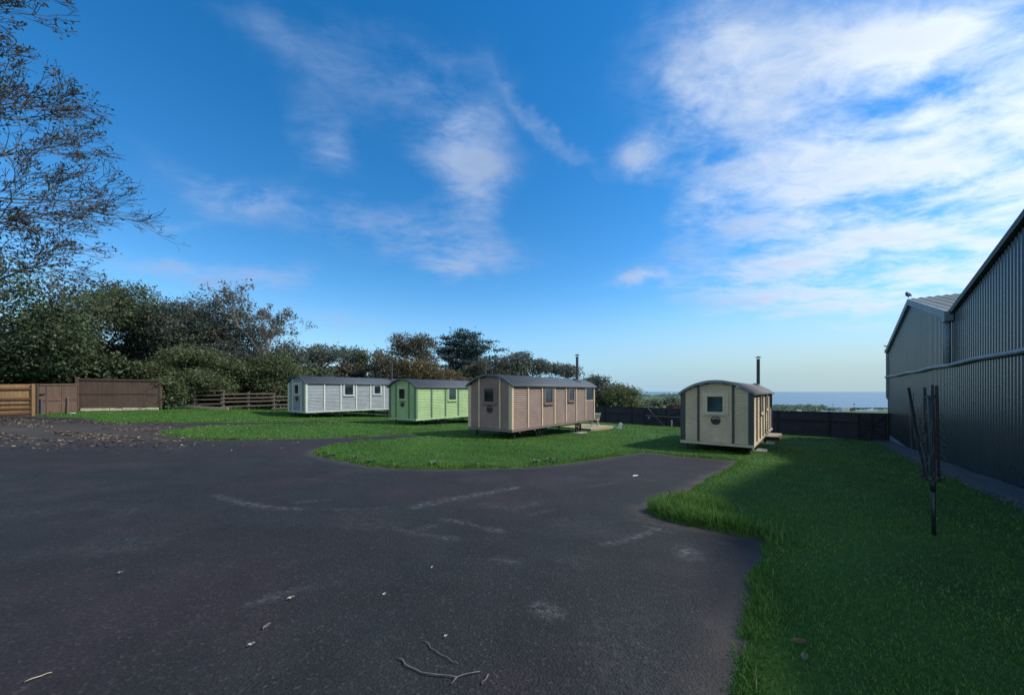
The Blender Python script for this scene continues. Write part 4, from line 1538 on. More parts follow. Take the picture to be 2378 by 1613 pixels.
def make_field_gate(pxl, pxr, label, prop):
    a1, a0 = dark_at(pxl), dark_at(pxr)
    P, Q = DRUN.pt(a0, .07, 0), DRUN.pt(a1, .07, 0)
    run = Run(P, Q); org = Vector((P.x, P.y, g(P.x, P.y)))
    root = empty('field_gate', org); tag(root, label, 'gate')
    zt = DRUN.lz(-1.34, -1.53, a0); zb = g(P.x, P.y) + .08
    m = MB(); n = max(6, int(run.len / .15))
    for k in range(n):
        b0, b1 = run.len * k / n, run.len * (k + 1) / n - .006
        q = [run.pt(b0, .0, zb), run.pt(b1, .0, zb), run.pt(b1, .0, zt - .02), run.pt(b0, .0, zt - .02)]
        m.prism([p - org for p in q], run.n * .018)
    m.build('boards', M_DFENCE, root)
    zm = (zt + zb) / 2
    half = run.len / 2
    for (b0, b1) in ((0.03, half - .02), (half + .02, run.len - .03)):
        for (z0, z1) in ((zt - .14, zm + .02), (zb + .08, zm - .1)):
            m = MB(); s = 1 if b0 < half * .5 else -1
            x0, x1 = (b0, b1) if s > 0 else (b1, b0)
            m.bar(run.pt(x0, .035, z0) - org, run.pt(x1, .035, z1) - org, .03, .09, (0, 0, 1)); m.build('brace', M_DTRIM, root)
    rail(root, run, 0, run.len, zm - .04, zm - .04, .08, .019, .05, M_DTRIM, org)
    for b in (.03, half, run.len - .03):
        fence_post(root, run, b, zb, zt - .02, .09, .09, M_DTRIM, org, name='stile')
    if prop:
        m = MB(); m.bar(run.pt(.35, .11, zm + .02) - org, run.pt(run.len - .1, .11, zm + .04) - org, .012, .03); m.build('latch_bar', M_GALV, root)
    return run, org


make_field_gate(1498, 1602, 'black boarded double gate with diagonal braces behind the cream hut', True)
make_field_gate(1992, 2058, 'black boarded gate with crossed braces next to the barn corner', False)
# things at the gate
a = dark_at(1508); b = dark_at(1552)
A, B = DRUN.pt(a, .22, (HY - 948) / FPX * DRUN.pt(a, 0, 0).y), DRUN.pt(b, .8, 0); B.z = lawn_top(B.x, B.y)
m = MB(); m.bar((0, 0, 0), B - A, .05, .05)
o = m.build('timber_prop', M_RAIL); o.location = A; tag(o, 'thin pale timber prop slanting against the black fence and gate', 'pole')
pp = on_ground(1560, 991.5)
m = MB(); m.box(-.045, .045, -.03, .03, -.1, .52)
o = m.build('marker_post', M_BOLT); o.location = (pp.x, pp.y, lawn_top(pp.x, pp.y)); tag(o, 'short pale grey post standing at the foot of the gate', 'post')
a = dark_at(1554); c = DRUN.pt(a, .0, (HY - 949.4) / FPX * DRUN.pt(a, 0, 0).y)
m = MB(); m.bar(DRUN.d * -.45, DRUN.d * .45, .12, .05)
o = m.build('loose_board', M_BOLT); o.location = c; tag(o, 'short pale board lying on top of the black gate', 'board')
a = dark_at(1507); c = DRUN.pt(a, .10, (HY - 969.5) / FPX * DRUN.pt(a, 0, 0).y)
m = MB(); m.prism([(-.0, 0, -.09), (.0, 0, .09), (.13, 0, 0)], (0, .02, 0))
o = m.build('gate_catch', M_BOLT); o.location = c; o.rotation_euler = (0, 0, math.atan2(-DRUN.d.y, -DRUN.d.x)); tag(o, 'small pale triangular catch on the fence left of the gate', 'catch')

# ------------------------------------------------------------------ rotary washing line, folded
M_AIRER = mottled('airer_paint', (0.014, 0.018, 0.020), .25, 12, .4, .5)
M_LINE = mottled('washing_cord', (0.085, 0.11, 0.12), .2, 12, .7)


def make_airer():
    base = on_ground(2169, 1248)
    k = base.y / FPX
    root = empty('rotary_airer', base); tag(root, 'folded dark rotary washing line standing on the shaded lawn by the barn', 'washing line')

    def P(px, py, dy=0.0): return at(px, py, base.y + dy) - base
    m = MB(); m.tube([P(2169, 1262), P(2167, 1120)], .021, 12); m.build('pole', M_AIRER, root, smooth=True)
    m = MB(); m.tube([P(2167, 1140), P(2166.5, 1108)], .028, 12); m.build('sleeve', M_AIRER, root, smooth=True)
    m = MB(); m.tube([P(2166.5, 1112), P(2166.5, 1108), P(2162, 920), P(2161.5, 918)], [.026, .026, .028, .018], 12); m.build('mast', M_AIRER, root, smooth=True)
    m = MB()
    m.tube([P(2166.5, 1116), P(2166.5, 1108)], [.075, .075], 14)
    for a in range(4):
        t = a * math.pi / 2 + .5
        m.bar(P(2166.5, 1111) + Vector((.03 * math.cos(t), .03 * math.sin(t), 0)), P(2166.5, 1108) + Vector((.10 * math.cos(t), .10 * math.sin(t), 0)), .035, .04)
    m.build('hub', M_AIRER, root)
    m = MB(); m.tube([P(2161.5, 923), P(2161.5, 917)], [.05, .04], 14); m.build('top_cap', M_AIRER, root)
    arms = [((2149, 1108, -.02), (2110, 899, -.06)), ((2153, 1106, .09), (2147, 899, .12)), ((2169, 1110, -.10), (2165.5, 893, -.10)), ((2180, 1110, .03), (2175, 895, .06))]
    for (a, b) in arms:
        m = MB(); m.bar(P(*a), P(*b), .018, .025, (0, 1, 0))
        m.build('arm', M_AIRER, root, bevel=.004)
    rr = random.Random(5)
    # slack cords looped between the arms
    for i in range(17):
        f = .12 + i * .05
        m = MB()
        A = P(2110 + (2149 - 2110) * f, 899 + (1108 - 899) * f, -.05); B = P(2147 + 6 * f, 899 + 207 * f, .1)
        if i % 3 == 1: B = P(2165.5 + 3 * f, 893 + 217 * f, -.1)
        sag = .10 + .28 * rr.random() * (1 - f)
        pts_ = []
        for q in range(9):
            t = q / 8
            p = A.lerp(B, t); p.z -= sag * 4 * t * (1 - t); p.x -= .05 * math.sin(t * 3.14) * rr.random(); p.y += .03 * math.sin(t * 9 + i)
            pts_.append(p)
        m.tube(pts_, .0022, 4); m.build('cord', M_LINE, root)
    for i in range(9):
        f = .25 + i * .075
        m = MB()
        A = P(2175 + 4 * f, 895 + 215 * f, .05); B = P(2165.5 + 3 * f, 893 + 217 * f, -.1)
        bulge = .07 + .06 * rr.random()
        pts_ = [A + (B - A) * (q / 6) + Vector((bulge * math.sin(q / 6 * 3.14), 0, -.12 * math.sin(q / 6 * 3.14))) for q in range(7)]
        m.tube(pts_, .0022, 4); m.build('cord', M_LINE, root)
    for i in range(5):
        m = MB()
        x = 2112 + i * 9
        pts_ = [P(x, 905 + i * 6, -.04 + .02 * i), P(x + 1 + i, 985, -.03), P(x + 6 + i * 3, 1050, 0), P(x + 22, 1098, 0)]
        m.tube(pts_, .0022, 4); m.build('cord', M_LINE, root)


make_airer()


# ------------------------------------------------------------------ trees
def quads_from(P, size, flat=0.0, elong=1.7, up=None):
    """diamond leaves at points P"""
    n = len(P)
    a = RNG.normal(size=(n, 3)); a /= np.linalg.norm(a, axis=1, keepdims=True)
    nrm = RNG.normal(size=(n, 3)); nrm[:, 2] += flat
    nrm /= np.linalg.norm(nrm, axis=1, keepdims=True)
    a = a - nrm * (a * nrm).sum(1, keepdims=True)
    a /= np.linalg.norm(a, axis=1, keepdims=True) + 1e-9
    b = np.cross(nrm, a)
    s = (size * RNG.uniform(.65, 1.35, n))[:, None]
    V = np.empty((n, 4, 3), np.float32)
    V[:, 0] = P - a * s * elong * .5; V[:, 1] = P + b * s * .42 - a * s * .1
    V[:, 2] = P + a * s * elong * .5; V[:, 3] = P - b * s * .42 - a * s * .1
    F = (np.arange(n) * 4)[:, None] + np.arange(4)[None]
    return V.reshape(-1, 3), F


def lobes_for(center, rad, n, lob=(.35, .55), seed=0, squash=.85, low=-1.0):
    r = random.Random(seed)
    out = []
    for i in range(n * 4):
        if len(out) >= n: break
        d = Vector((r.gauss(0, 1), r.gauss(0, 1), r.gauss(0, 1))).normalized()
        if d.z < low: continue
        k = r.uniform(.45, .82)
        s = r.uniform(*lob)
        c = (center[0] + d.x * rad[0] * k, center[1] + d.y * rad[1] * k, center[2] + d.z * rad[2] * k)
        out.append((c, (rad[0] * s, rad[1] * s, rad[2] * s * squash)))
    return out


def crown_points(lobes, nclump, per, spread, shell=.45, drop=.0, seed=0):
    A = np.array([l[1][0] * l[1][1] + l[1][0] * l[1][2] + l[1][1] * l[1][2] for l in lobes]); A /= A.sum()
    idx = RNG.choice(len(lobes), nclump, p=A)
    C = np.array([l[0] for l in lobes])[idx]; Rr = np.array([l[1] for l in lobes])[idx]
    d = RNG.normal(size=(nclump, 3)); d /= np.linalg.norm(d, axis=1, keepdims=True)
    k = RNG.uniform(0, 1, nclump) ** shell
    P = C + d * Rr * k[:, None]
    if drop:
        nz = vnoise(P[:, 0] + P[:, 1] * .7, P[:, 2] + P[:, 1] * .4, .9, seed + 3) * .6 + vnoise(P[:, 0], P[:, 2], 2.1, seed + 9) * .4
        P = P[nz > drop]
    Q = P[:, None, :] + RNG.normal(size=(len(P), per, 3)) * np.array([spread, spread, spread * .6])
    return Q.reshape(-1, 3), P


def limb(m, p, q, r0, r1, wob=.12, seg=4, n=6):
    p, q = Vector(p), Vector(q)
    L_ = (q - p).length
    pts_ = [p]
    for i in range(1, seg):
        t = i / seg
        pts_.append(p.lerp(q, t) + Vector((random.gauss(0, 1), random.gauss(0, 1), random.gauss(0, .6))) * wob * L_ * .35)
    pts_.append(q)
    m.tube(pts_, [r0 + (r1 - r0) * i / seg for i in range(seg + 1)], n)
    return pts_


M_BARK = mottled('bark', (0.075, 0.06, 0.05), .35, 6, .95, .2, vec_scale=(3, 3, 1), bump_s=.4)
M_BARK_ASH = mottled('bark_ash', (0.13, 0.125, 0.12), .35, 6, .95, .2, vec_scale=(3, 3, 1), bump_s=.4)
M_BARK_PALE = mottled('bark_pale', (0.24, 0.215, 0.19), .35, 6, .95, .2, vec_scale=(3, 3, 1), bump_s=.4)
LEAF = {
    'evergreen': mat_leaf('leaf_evergreen', ((0.028, 0.048, 0.028), (0.067, 0.099, 0.048), (0.143, 0.179, 0.076)), .2),
    'broad': mat_leaf('leaf_broad', ((0.052, 0.076, 0.043), (0.106, 0.139, 0.071), (0.203, 0.214, 0.106))),
    'bluish': mat_leaf('leaf_bluish', ((0.060, 0.081, 0.071), (0.119, 0.143, 0.115), (0.203, 0.227, 0.167))),
    'brownish': mat_leaf('leaf_brownish', ((0.07, 0.072, 0.055), (0.125, 0.125, 0.085), (0.20, 0.18, 0.12))),
    'hawthorn': mat_leaf('leaf_hawthorn', ((0.058, 0.084, 0.040), (0.122, 0.155, 0.068), (0.235, 0.245, 0.120))),
    'autumn': mat_leaf('leaf_autumn', ((0.075, 0.068, 0.04), (0.155, 0.13, 0.062), (0.25, 0.20, 0.095))),
    'rust': mat_leaf('leaf_rust', ((0.09, 0.06, 0.045), (0.15, 0.105, 0.075), (0.21, 0.15, 0.11))),
    'dry': mat_leaf('leaf_dry', ((0.09, 0.092, 0.078), (0.155, 0.152, 0.125), (0.24, 0.225, 0.18)), .5),
    'cypress': mat_leaf('leaf_cypress', ((0.020, 0.043, 0.043), (0.043, 0.081, 0.081), (0.084, 0.130, 0.119)), .1),
    'ash': mat_leaf('leaf_ash', ((0.03, 0.036, 0.03), (0.06, 0.068, 0.05), (0.11, 0.105, 0.07))),
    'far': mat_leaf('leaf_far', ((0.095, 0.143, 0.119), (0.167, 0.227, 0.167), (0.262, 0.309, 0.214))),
}


def make_tree(label, leaf, px0, px1, ytop, Y, nleaf=9000, size=.17, ybot=None, nlobes=12, lob=(.34, .55), drop=.0, shell=.45, depth=None, per=14,
              spread=.28, bark=None, trunk=True, seed=1, low=-1.0, group=None, name='tree', cat='tree', flat=.3, squash=.85, extra=None, tr=None):
    x0, x1 = (px0 - CX) / FPX * Y, (px1 - CX) / FPX * Y
    zt = (HY - ytop) / FPX * Y
    xc = (x0 + x1) / 2
    zg = float(T(np.array([xc]), np.array([Y]))[0]) if not (Y < 30) else g(xc, Y)
    zb = (HY - ybot) / FPX * Y if ybot else zg + .2
    rx, rz = (x1 - x0) / 2, (zt - zb) / 2
    ry = depth or rx
    c = (xc, Y, (zt + zb) / 2)
    root = empty(name, (xc, Y, zg)); tag(root, label, cat, group)
    org = np.array([xc, Y, zg])
    random.seed(seed)
    lobes = lobes_for(c, (rx, ry, rz), nlobes, lob, seed, squash, low) + (extra or [])
    Q, P = crown_points(lobes, max(10, nleaf // per), per, spread, shell, drop, seed)
    Q = Q[Q[:, 2] > zg + .05]
    V, F = quads_from(Q, np.full(len(Q), size), flat)
    np_mesh('crown', V - org, F, LEAF[leaf], root)
    if trunk:
        m = MB()
        tr_ = tr or max(.09, rx * .045)
        fork = zg + max(.6, (zb - zg) * .8 + (zt - zb) * .18)
        limb(m, (0, 0, -.3), (random.uniform(-.2, .2), 0, fork - zg), tr_ * 1.25, tr_, .06, 3, 8)
        for (lc, lr) in lobes:
            t = Vector(lc) - Vector(org)
            limb(m, (0, 0, fork - zg - .1), t, tr_ * .55, tr_ * .12, .22, 5, 5)
            for _ in range(4):
                q = t + Vector((random.gauss(0, lr[0] * .6), random.gauss(0, lr[1] * .6), random.gauss(0, lr[2] * .6)))
                limb(m, t, q, tr_ * .16, tr_ * .05, .2, 3, 4)
        m.build('trunk', bark or M_BARK, root, smooth=True)
    return root


def grow(m, p, d, length, rad, level, tips, spread=.55, up=.12, kids=(2, 4), shrink=.68, rmin=.006, sides=5, bias=None):
    """recursive open branching"""
    seg = 4
    pts_ = [p]; cur = Vector(p); dd = Vector(d)
    for i in range(seg):
        dd = (dd + Vector((random.gauss(0, .13), random.gauss(0, .13), random.gauss(0, .10) + up * .35)) + (bias * .05 if bias else Vector())).normalized()
        cur = cur + dd * length / seg
        pts_.append(cur.copy())
    r1 = max(rad * .62, rmin)
    m.tube(pts_, [rad + (r1 - rad) * i / seg for i in range(seg + 1)], sides if level > 1 else 3, cap=False)
    if level <= 1:
        tips += [tuple(q) for q in pts_[2:]]
    if level == 0: return
    n = random.randint(*kids)
    for k in range(n):
        j = random.choice((2, 3, 4, 4)) if k else 4
        ax = Vector((random.gauss(0, 1), random.gauss(0, 1), random.gauss(0, .7))).normalized()
        nd = (dd + ax * spread * random.uniform(.6, 1.3)).normalized()
        grow(m, pts_[j], nd, length * shrink * random.uniform(.8, 1.2), r1 * (.85 if k == 0 else .62), level - 1, tips, spread, up, kids, shrink, rmin, sides, bias)


def make_open_tree(label, leaf, px, Y, starts, level, length, rad, nleaf, size, spread_l, seed, trunk_top=None, bark=None, kids=(2, 4), shrink=.68, up=.12, spread=.55, bias=None, rmin=.006, keep=1.0):
    random.seed(seed)
    xc = (px - CX) / FPX * Y; zg = g(xc, Y)
    root = empty('tree', (xc, Y, zg)); tag(root, label, 'tree')
    m = MB(); tips = []
    for (p, d, ln, r) in starts:
        p = Vector(p) - Vector((xc, Y, zg))
        grow(m, p, Vector(d).normalized(), ln * length, r * rad, level, tips, spread, up, kids, shrink, rmin, 5, bias)
    if trunk_top:
        limb(m, (0, 0, -.3), Vector(trunk_top) - Vector((xc, Y, zg)), rad * 2.2, rad * 1.2, .08, 6, 9)
    m.build('trunk', bark or M_BARK, root, smooth=True)
    Tt = np.array(tips)
    sel = Tt[RNG.integers(0, len(Tt), nleaf)]
    if keep < 1.0:
        nz = vnoise(sel[:, 0] + sel[:, 1], sel[:, 2], .55, seed)
        sel = sel[nz > 1 - keep]
    Q = sel + RNG.normal(size=sel.shape) * spread_l
    V, F = quads_from(Q, np.full(len(Q), size), .2)
    np_mesh('crown', V, F, LEAF[leaf], root)
    print(label[:30], 'segments', len(m.f), 'tips', len(tips))
    return root


# dense hedgerow trees on the left
make_tree('dark dense evergreen behind the orange fence, below the bare branches', 'evergreen', -210, 205, 560, 21.5, 72000, .10, nlobes=26, lob=(.30, .46), seed=3, depth=4.2, shell=.3)
make_tree('dense dark green tree behind the tall brown fence panel', 'broad', 120, 410, 640, 27.0, 60000, .105, nlobes=22, lob=(.28, .46), seed=4, depth=4.0, drop=.2, shell=.35)
make_tree('dusky dense tree between the brown panel and bare twiggy tree', 'bluish', 320, 580, 664, 30.0, 54000, .11, nlobes=22, lob=(.28, .46), seed=5, depth=4.0, drop=.2, shell=.35)
make_tree('low dark thicket growing at the back of the brown panel', 'evergreen', 60, 400, 800, 26.0, 13000, .18, nlobes=16, lob=(.30, .45), seed=6, depth=2.4, trunk=False, name='shrub', cat='shrub')
make_tree('yellowish green hawthorn leaning over the end of the brown panel', 'hawthorn', 345, 560, 792, 26.3, 32000, .09, ybot=925, nlobes=16, lob=(.28, .45), seed=7, depth=2.2, drop=.25, bark=M_BARK_PALE, name='hawthorn', cat='bush', shell=.4)
make_tree('sunlit green bush over the rail fence left of the grey hut', 'hawthorn', 515, 705, 806, 30.0, 28000, .095, ybot=935, nlobes=15, lob=(.28, .45), seed=8, depth=2.3, drop=.25, name='bush', cat='bush', shell=.4)
make_tree('dark undergrowth behind the weathered rail fence', 'evergreen', 380, 690, 885, 30.5, 9000, .17, nlobes=16, lob=(.26, .4), seed=9, depth=1.6, trunk=False, name='shrub', cat='shrub', squash=1.0)
make_tree('ivy covered thorn stem standing in front of the rail fence', 'hawthorn', 368, 432, 868, 24.2, 2600, .11, nlobes=10, lob=(.3, .5), seed=10, depth=.7, drop=.3, bark=M_BARK_PALE, name='ivy_stem', cat='shrub', tr=.08)

make_tree('dark thicket right behind the orange fence', 'evergreen', -260, 215, 838, 24.0, 12000, .17, nlobes=18, lob=(.26, .4), seed=61, depth=1.8, trunk=False, name='shrub', cat='shrub', squash=1.0)
make_tree('dark thicket filling the gap behind the middle of the rail fence', 'evergreen', 400, 660, 862, 33.5, 9000, .15, nlobes=16, lob=(.28, .4), seed=64, depth=1.4, trunk=False, name='shrub', cat='shrub', squash=1.1)
make_tree('dark thicket behind the left end of the grey hut', 'broad', 600, 800, 850, 33.0, 8000, .17, nlobes=14, lob=(.28, .4), seed=62, depth=1.6, trunk=False, name='shrub', cat='shrub', squash=1.0)

make_tree('grey-green tree at the low right end of the left hedgerow', 'bluish', 545, 712, 738, 32.0, 16000, .105, nlobes=18, lob=(.26, .42), seed=65, depth=2.2, drop=.3, shell=.4)

# half-bare tree
Yb = 31.0
bx = (612 - CX) / FPX * Yb; bzg = g(bx, Yb)
st = []
rr = random.Random(12)
for k in range(8):
    a = rr.uniform(-.75, .85)
    st.append(((bx + rr.uniform(-.6, .6), Yb + rr.uniform(-.4, .4), bzg + 4.1 + rr.uniform(-1.2, .8)), (a, rr.uniform(-.5, .5), 1.0 - .3 * abs(a)), rr.uniform(.85, 1.1), 1.0))
make_open_tree('half-bare twiggy tree with pale branches above the rail fence', 'dry', 612, Yb, st, 6, 1.75, .10, 5600, .11, .10, 21, (bx, Yb, bzg + 4.4), M_BARK_PALE, kids=(2, 3), shrink=.72, up=.10, spread=.5)

# tall ash at the left edge: leaning limbs reach into the picture
Ya = 15.5
ax_ = (-210 - CX) / FPX * Ya; azg = g(ax_, Ya)
st = []
rr = random.Random(33)
for k in range(18):
    z = azg + 5.4 + k * .82
    reach = 1.25 - .35 * abs((k - 4) / 13)
    st.append(((ax_ + rr.uniform(-.2, .3), Ya + rr.uniform(-.4, .4), z), (1.0, rr.uniform(-.45, .35), rr.uniform(-.02, .30) + .02 * k), reach * rr.uniform(.80, .98), .8))
make_open_tree('tall half-leafless ash reaching in from the left edge above the evergreen', 'ash', -210, Ya, st, 6, 2.35, .10, 7500, .075, .10, 34, (ax_, Ya, azg + 19), M_BARK_ASH, kids=(2, 3), shrink=.70, up=.05, spread=.50, bias=Vector((.5, 0, 0)), rmin=.0105, keep=.72)

# trees behind the huts
make_tree('two-lobed green tree behind the grey hut roof', 'bluish', 680, 872, 786, 41, 14000, .15, ybot=905, nlobes=16, lob=(.26, .42), seed=13, drop=.34, shell=.5, spread=.3)
make_tree('low green tree filling the gap right of the two-lobed tree', 'broad', 795, 940, 808, 44, 10500, .15, ybot=920, nlobes=15, lob=(.28, .44), seed=14, drop=.26, shell=.5)
make_tree('low scrubby hedge tree behind the flue of the grey hut', 'brownish', 650, 960, 842, 38, 8000, .19, nlobes=16, lob=(.22, .34), seed=15, depth=2.0, drop=.15, name='bush', cat='bush')
make_tree('brownish autumn tree behind the green hut', 'brownish', 862, 1062, 774, 41, 19000, .14, ybot=925, nlobes=24, lob=(.26, .40), seed=16, drop=.20, shell=.42)
make_tree('golden brown autumn tree low behind the green hut roof', 'autumn', 925, 1068, 812, 39, 11000, .14, ybot=925, nlobes=13, lob=(.3, .45), seed=17, drop=.2)
make_tree('rust coloured low bush between the green and brown huts', 'rust', 1050, 1112, 862, 37.5, 2200, .16, nlobes=8, lob=(.3, .5), seed=18, name='bush', cat='bush', depth=1.2)
make_tree('grey-green rounded tree behind the brown hut roof', 'bluish', 1140, 1300, 804, 48, 15000, .16, ybot=925, nlobes=20, lob=(.28, .42), seed=19, drop=.28, shell=.45)
make_tree('brownish tree in front of the dark conifer', 'brownish', 1070, 1200, 824, 46, 9000, .16, ybot=925, nlobes=12, lob=(.28, .42), seed=20, drop=.2)
make_tree('low olive tree left of the flue of the brown hut', 'bluish', 1250, 1360, 838, 46, 9000, .15, ybot=930, nlobes=11, lob=(.28, .42), seed=22, drop=.28)
make_tree('upright small tree just right of the flue of the brown hut', 'bluish', 1338, 1418, 843, 44, 7000, .14, ybot=950, nlobes=11, lob=(.28, .42), seed=23, drop=.25, depth=1.8)
make_tree('thick rounded hedge bush sloping down to the sea behind the black fence', 'hawthorn', 1375, 1494, 884, 44, 15000, .13, nlobes=14, lob=(.30, .46), seed=24, drop=.1, depth=2.4, name='bush', cat='bush')
make_tree('green hedge bush behind the far end of the brown hut', 'bluish', 1330, 1430, 872, 45, 5500, .19, nlobes=11, lob=(.30, .46), seed=25, drop=.1, depth=2.0, name='bush', cat='bush')
make_tree('thin bare sapling beside the flue of the brown hut', 'brownish', 1318, 1362, 840, 47, 260, .14, ybot=900, nlobes=12, lob=(.3, .5), seed=26, bark=M_BARK_PALE, name='sapling', tr=.07)


make_tree('low green hedge running behind the green hut roof', 'broad', 940, 1180, 858, 44, 8500, .19, nlobes=18, lob=(.22, .34), seed=71, depth=1.8, trunk=False, name='hedge', cat='hedge', squash=1.1)
make_tree('low grey-green hedge running behind the brown hut roof', 'bluish', 1130, 1370, 866, 46, 8500, .19, nlobes=18, lob=(.22, .34), seed=72, depth=1.8, trunk=False, name='hedge', cat='hedge', squash=1.1)
make_tree('broad low hedge behind the whole grey hut', 'hawthorn', 655, 905, 856, 45, 8500, .19, nlobes=18, lob=(.22, .34), seed=73, depth=1.8, trunk=False, name='hedge', cat='hedge', squash=1.1)


def make_conifer():
    """dark flat-topped conifer with upswept layered sprays"""
    Y = 54.0
    px = 1083; xc = (px - CX) / FPX * Y; zg = float(T(np.array([xc]), np.array([Y]))[0])
    root = empty('conifer', (xc, Y, zg)); tag(root, 'dark layered conifer with flat spreading sprays above the other trees', 'conifer')
    random.seed(40)
    m = MB(); Q = []
    zt = (HY - 768) / FPX * Y - zg
    limb(m, (0, 0, -.5), (.2, 0, zt * .55), .42, .28, .05, 5, 8)
    for k in range(46):
        f = k / 45
        z0 = zt * (.30 + .28 * random.random())
        ang = random.uniform(0, 2 * math.pi)
        t = random.random()
        reach = (5.0 * (1 - .5 * t ** 2)) * random.uniform(.55, 1.05)
        ztip = zt * (.52 + .46 * t) + random.uniform(-.3, .3)
        if ztip > zt * .9: reach *= .55
        q = Vector((math.cos(ang) * reach * (1.05 if math.cos(ang) > 0 else .95), math.sin(ang) * reach * .7, ztip))
        pts_ = limb(m, (random.uniform(-.1, .2), 0, z0), q, .13, .03, .14, 5, 5)
        for p in pts_[2:]:
            n = 130
            c = np.array(p) + RNG.normal(size=(n, 3)) * np.array([.62, .62, .13])
            c[:, 2] += .12 * np.hypot(c[:, 0] - p[0], c[:, 1] - p[1])
            Q.append(c)
    for k in range(22):
        c = np.array((random.uniform(-2.4, 2.4), random.uniform(-1.5, 1.5), zt * random.uniform(.28, .55)))
        Q.append(c + RNG.normal(size=(110, 3)) * np.array([.6, .6, .22]))
    m.build('trunk', M_BARK, root, smooth=True)
    Q = np.concatenate(Q)
    V, F = quads_from(Q, np.full(len(Q), .17), .8, 2.0)
    np_mesh('crown', V, F, LEAF['cypress'], root)


make_conifer()


# ------------------------------------------------------------------ country beyond the fence
def far_bush(label, leaf, px0, px1, ytop, Y, nleaf, size, ybot, seed, name='bush', cat='bush'):
    return make_tree(label, leaf, px0, px1, ytop, Y, nleaf, size, ybot, nlobes=10, lob=(.3, .5), seed=seed, trunk=False, name=name, cat=cat, spread=size * 1.6, per=10)


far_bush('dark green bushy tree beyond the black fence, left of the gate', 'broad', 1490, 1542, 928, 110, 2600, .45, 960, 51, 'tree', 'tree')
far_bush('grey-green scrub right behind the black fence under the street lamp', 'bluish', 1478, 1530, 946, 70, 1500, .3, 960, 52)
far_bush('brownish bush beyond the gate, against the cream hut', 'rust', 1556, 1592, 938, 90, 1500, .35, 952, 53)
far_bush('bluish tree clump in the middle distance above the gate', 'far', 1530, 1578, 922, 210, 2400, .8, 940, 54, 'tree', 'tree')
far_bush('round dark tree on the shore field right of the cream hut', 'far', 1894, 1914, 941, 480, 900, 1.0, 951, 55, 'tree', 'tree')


def far_mass():
    Q = []
    for (x0, x1, yt, yb, Y, n, s) in ((1470, 1600, 916, 926, 900, 90, 5.5), (1480, 1590, 924, 936, 480, 60, 4.0), (1500, 1545, 918, 925, 1200, 40, 5), (1786, 1900, 941, 957, 300, 95, 2.2), (1786, 1960, 940, 946, 560, 80, 2.4),
                                      (1900, 1935, 947, 951, 520, 26, 1.6), (1968, 2062, 947.2, 949.4, 600, 60, 1.2), (1330, 1480, 918, 930, 700, 50, 5)):
        for k in range(n):
            px = random.uniform(x0, x1); f = random.random()
            py = yt + (yb - yt) * f
            if x0 == 1786 and x1 == 1960: py += (px - 1786) * .045
            YY = Y * random.uniform(.85, 1.15)
            c = at(px, py, YY)
            q = RNG.normal(size=(40, 3)) * np.array([s, s, s * .42]) * .55 + np.array(c)
            Q.append(q)
    Q = np.concatenate(Q)
    d = Q[:, 1]
    V, F = quads_from(Q, .35 + d * .0022, .4, 1.3)
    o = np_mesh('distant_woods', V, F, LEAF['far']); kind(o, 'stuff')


random.seed(60)
far_mass()

M_BRICKF = mottled('far_brick', (0.28, 0.16, 0.12), .2, .3, .9)
M_TILEF = mottled('far_tiles', (0.22, 0.13, 0.10), .2, .3, .9)
M_FWHITE = mottled('far_render', (0.75, 0.75, 0.72), .08, .3, .8)
M_FGREYROOF = mottled('far_grey_roof', (0.22, 0.22, 0.23), .2, .3, .9)


def far_house(px, ybase, Y, w, d, h, rh, label, wall, roofm, rz=0.2, dome=None):
    p = at(px, ybase, Y)
    root = empty('house', p, rz); tag(root, label, 'house')
    m = MB(); m.box(-w / 2, w / 2, -d / 2, d / 2, -4, h); m.build('wall', wall, root)
    m = MB(); m.prism([(-w / 2 - .4, -d / 2 - .4, h), (-w / 2 - .4, d / 2 + .4, h), (-w / 2 - .4, 0, h + rh)], (w + .8, 0, 0)); m.build('roof', roofm, root)
    if w > 8:
        for k in range(3):
            m = MB(); m.box(-w * .33 + k * w * .27, -w * .33 + k * w * .27 + w * .1, -d / 2 - .06, -d / 2 + .0, h * .3, h * .7); m.build('window', M_GLASS, root)
    if dome:
        m = MB(); n = 16; rr_ = dome
        ring = [(rr_ * math.cos(t), rr_ * math.sin(t)) for t in [i * math.pi / 2 / 6 for i in range(7)]]
        m.tube([(0, 0, h + rh * .3 + z) for (r0, z) in ring], [max(.05, r0) for (r0, z) in ring], n)
        m.tube([(0, 0, h), (0, 0, h + rh * .3)], [rr_, rr_], n)
        m.build('dome', M_FWHITE, root, smooth=True)


far_house(1558.5, 917.5, 1150, 13, 9, 4.2, 1.5, 'large distant building with a white dome on the headland', M_BRICKF, M_TILEF, .3, 3.6)
far_house(1567, 921.5, 1000, 11, 8, 3.6, 2.6, 'white walled distant house with brown roof below the dome', M_FWHITE, M_TILEF, .1)
far_house(1513, 919, 1100, 5, 6, 4.0, 1.6, 'small white distant house among the headland trees', M_FWHITE, M_FGREYROOF, .4)
far_house(1960, 949.6, 560, 12, 6, 1.6, 1.0, 'low white seaside bungalow beyond the field', M_FWHITE, M_FGREYROOF, .05)
far_house(1978, 949.9, 575, 7, 5, 1.2, 1.0, 'low brown shoreline hut beside the tall light mast', M_BRICKF, M_FGREYROOF, .1)
pv = at(1856, 955.4, 150)
root = empty('caravan', pv, .15); tag(root, 'white caravan parked beyond the black fence right of the cream hut', 'caravan')
m = MB(); m.prism([(-.75, -.45, 0), (.75, -.45, 0), (.78, -.45, .45), (.55, -.45, .72), (-.6, -.45, .72), (-.78, -.45, .4)], (0, .9, 0)); m.build('body', M_FWHITE, root, bevel=.05)
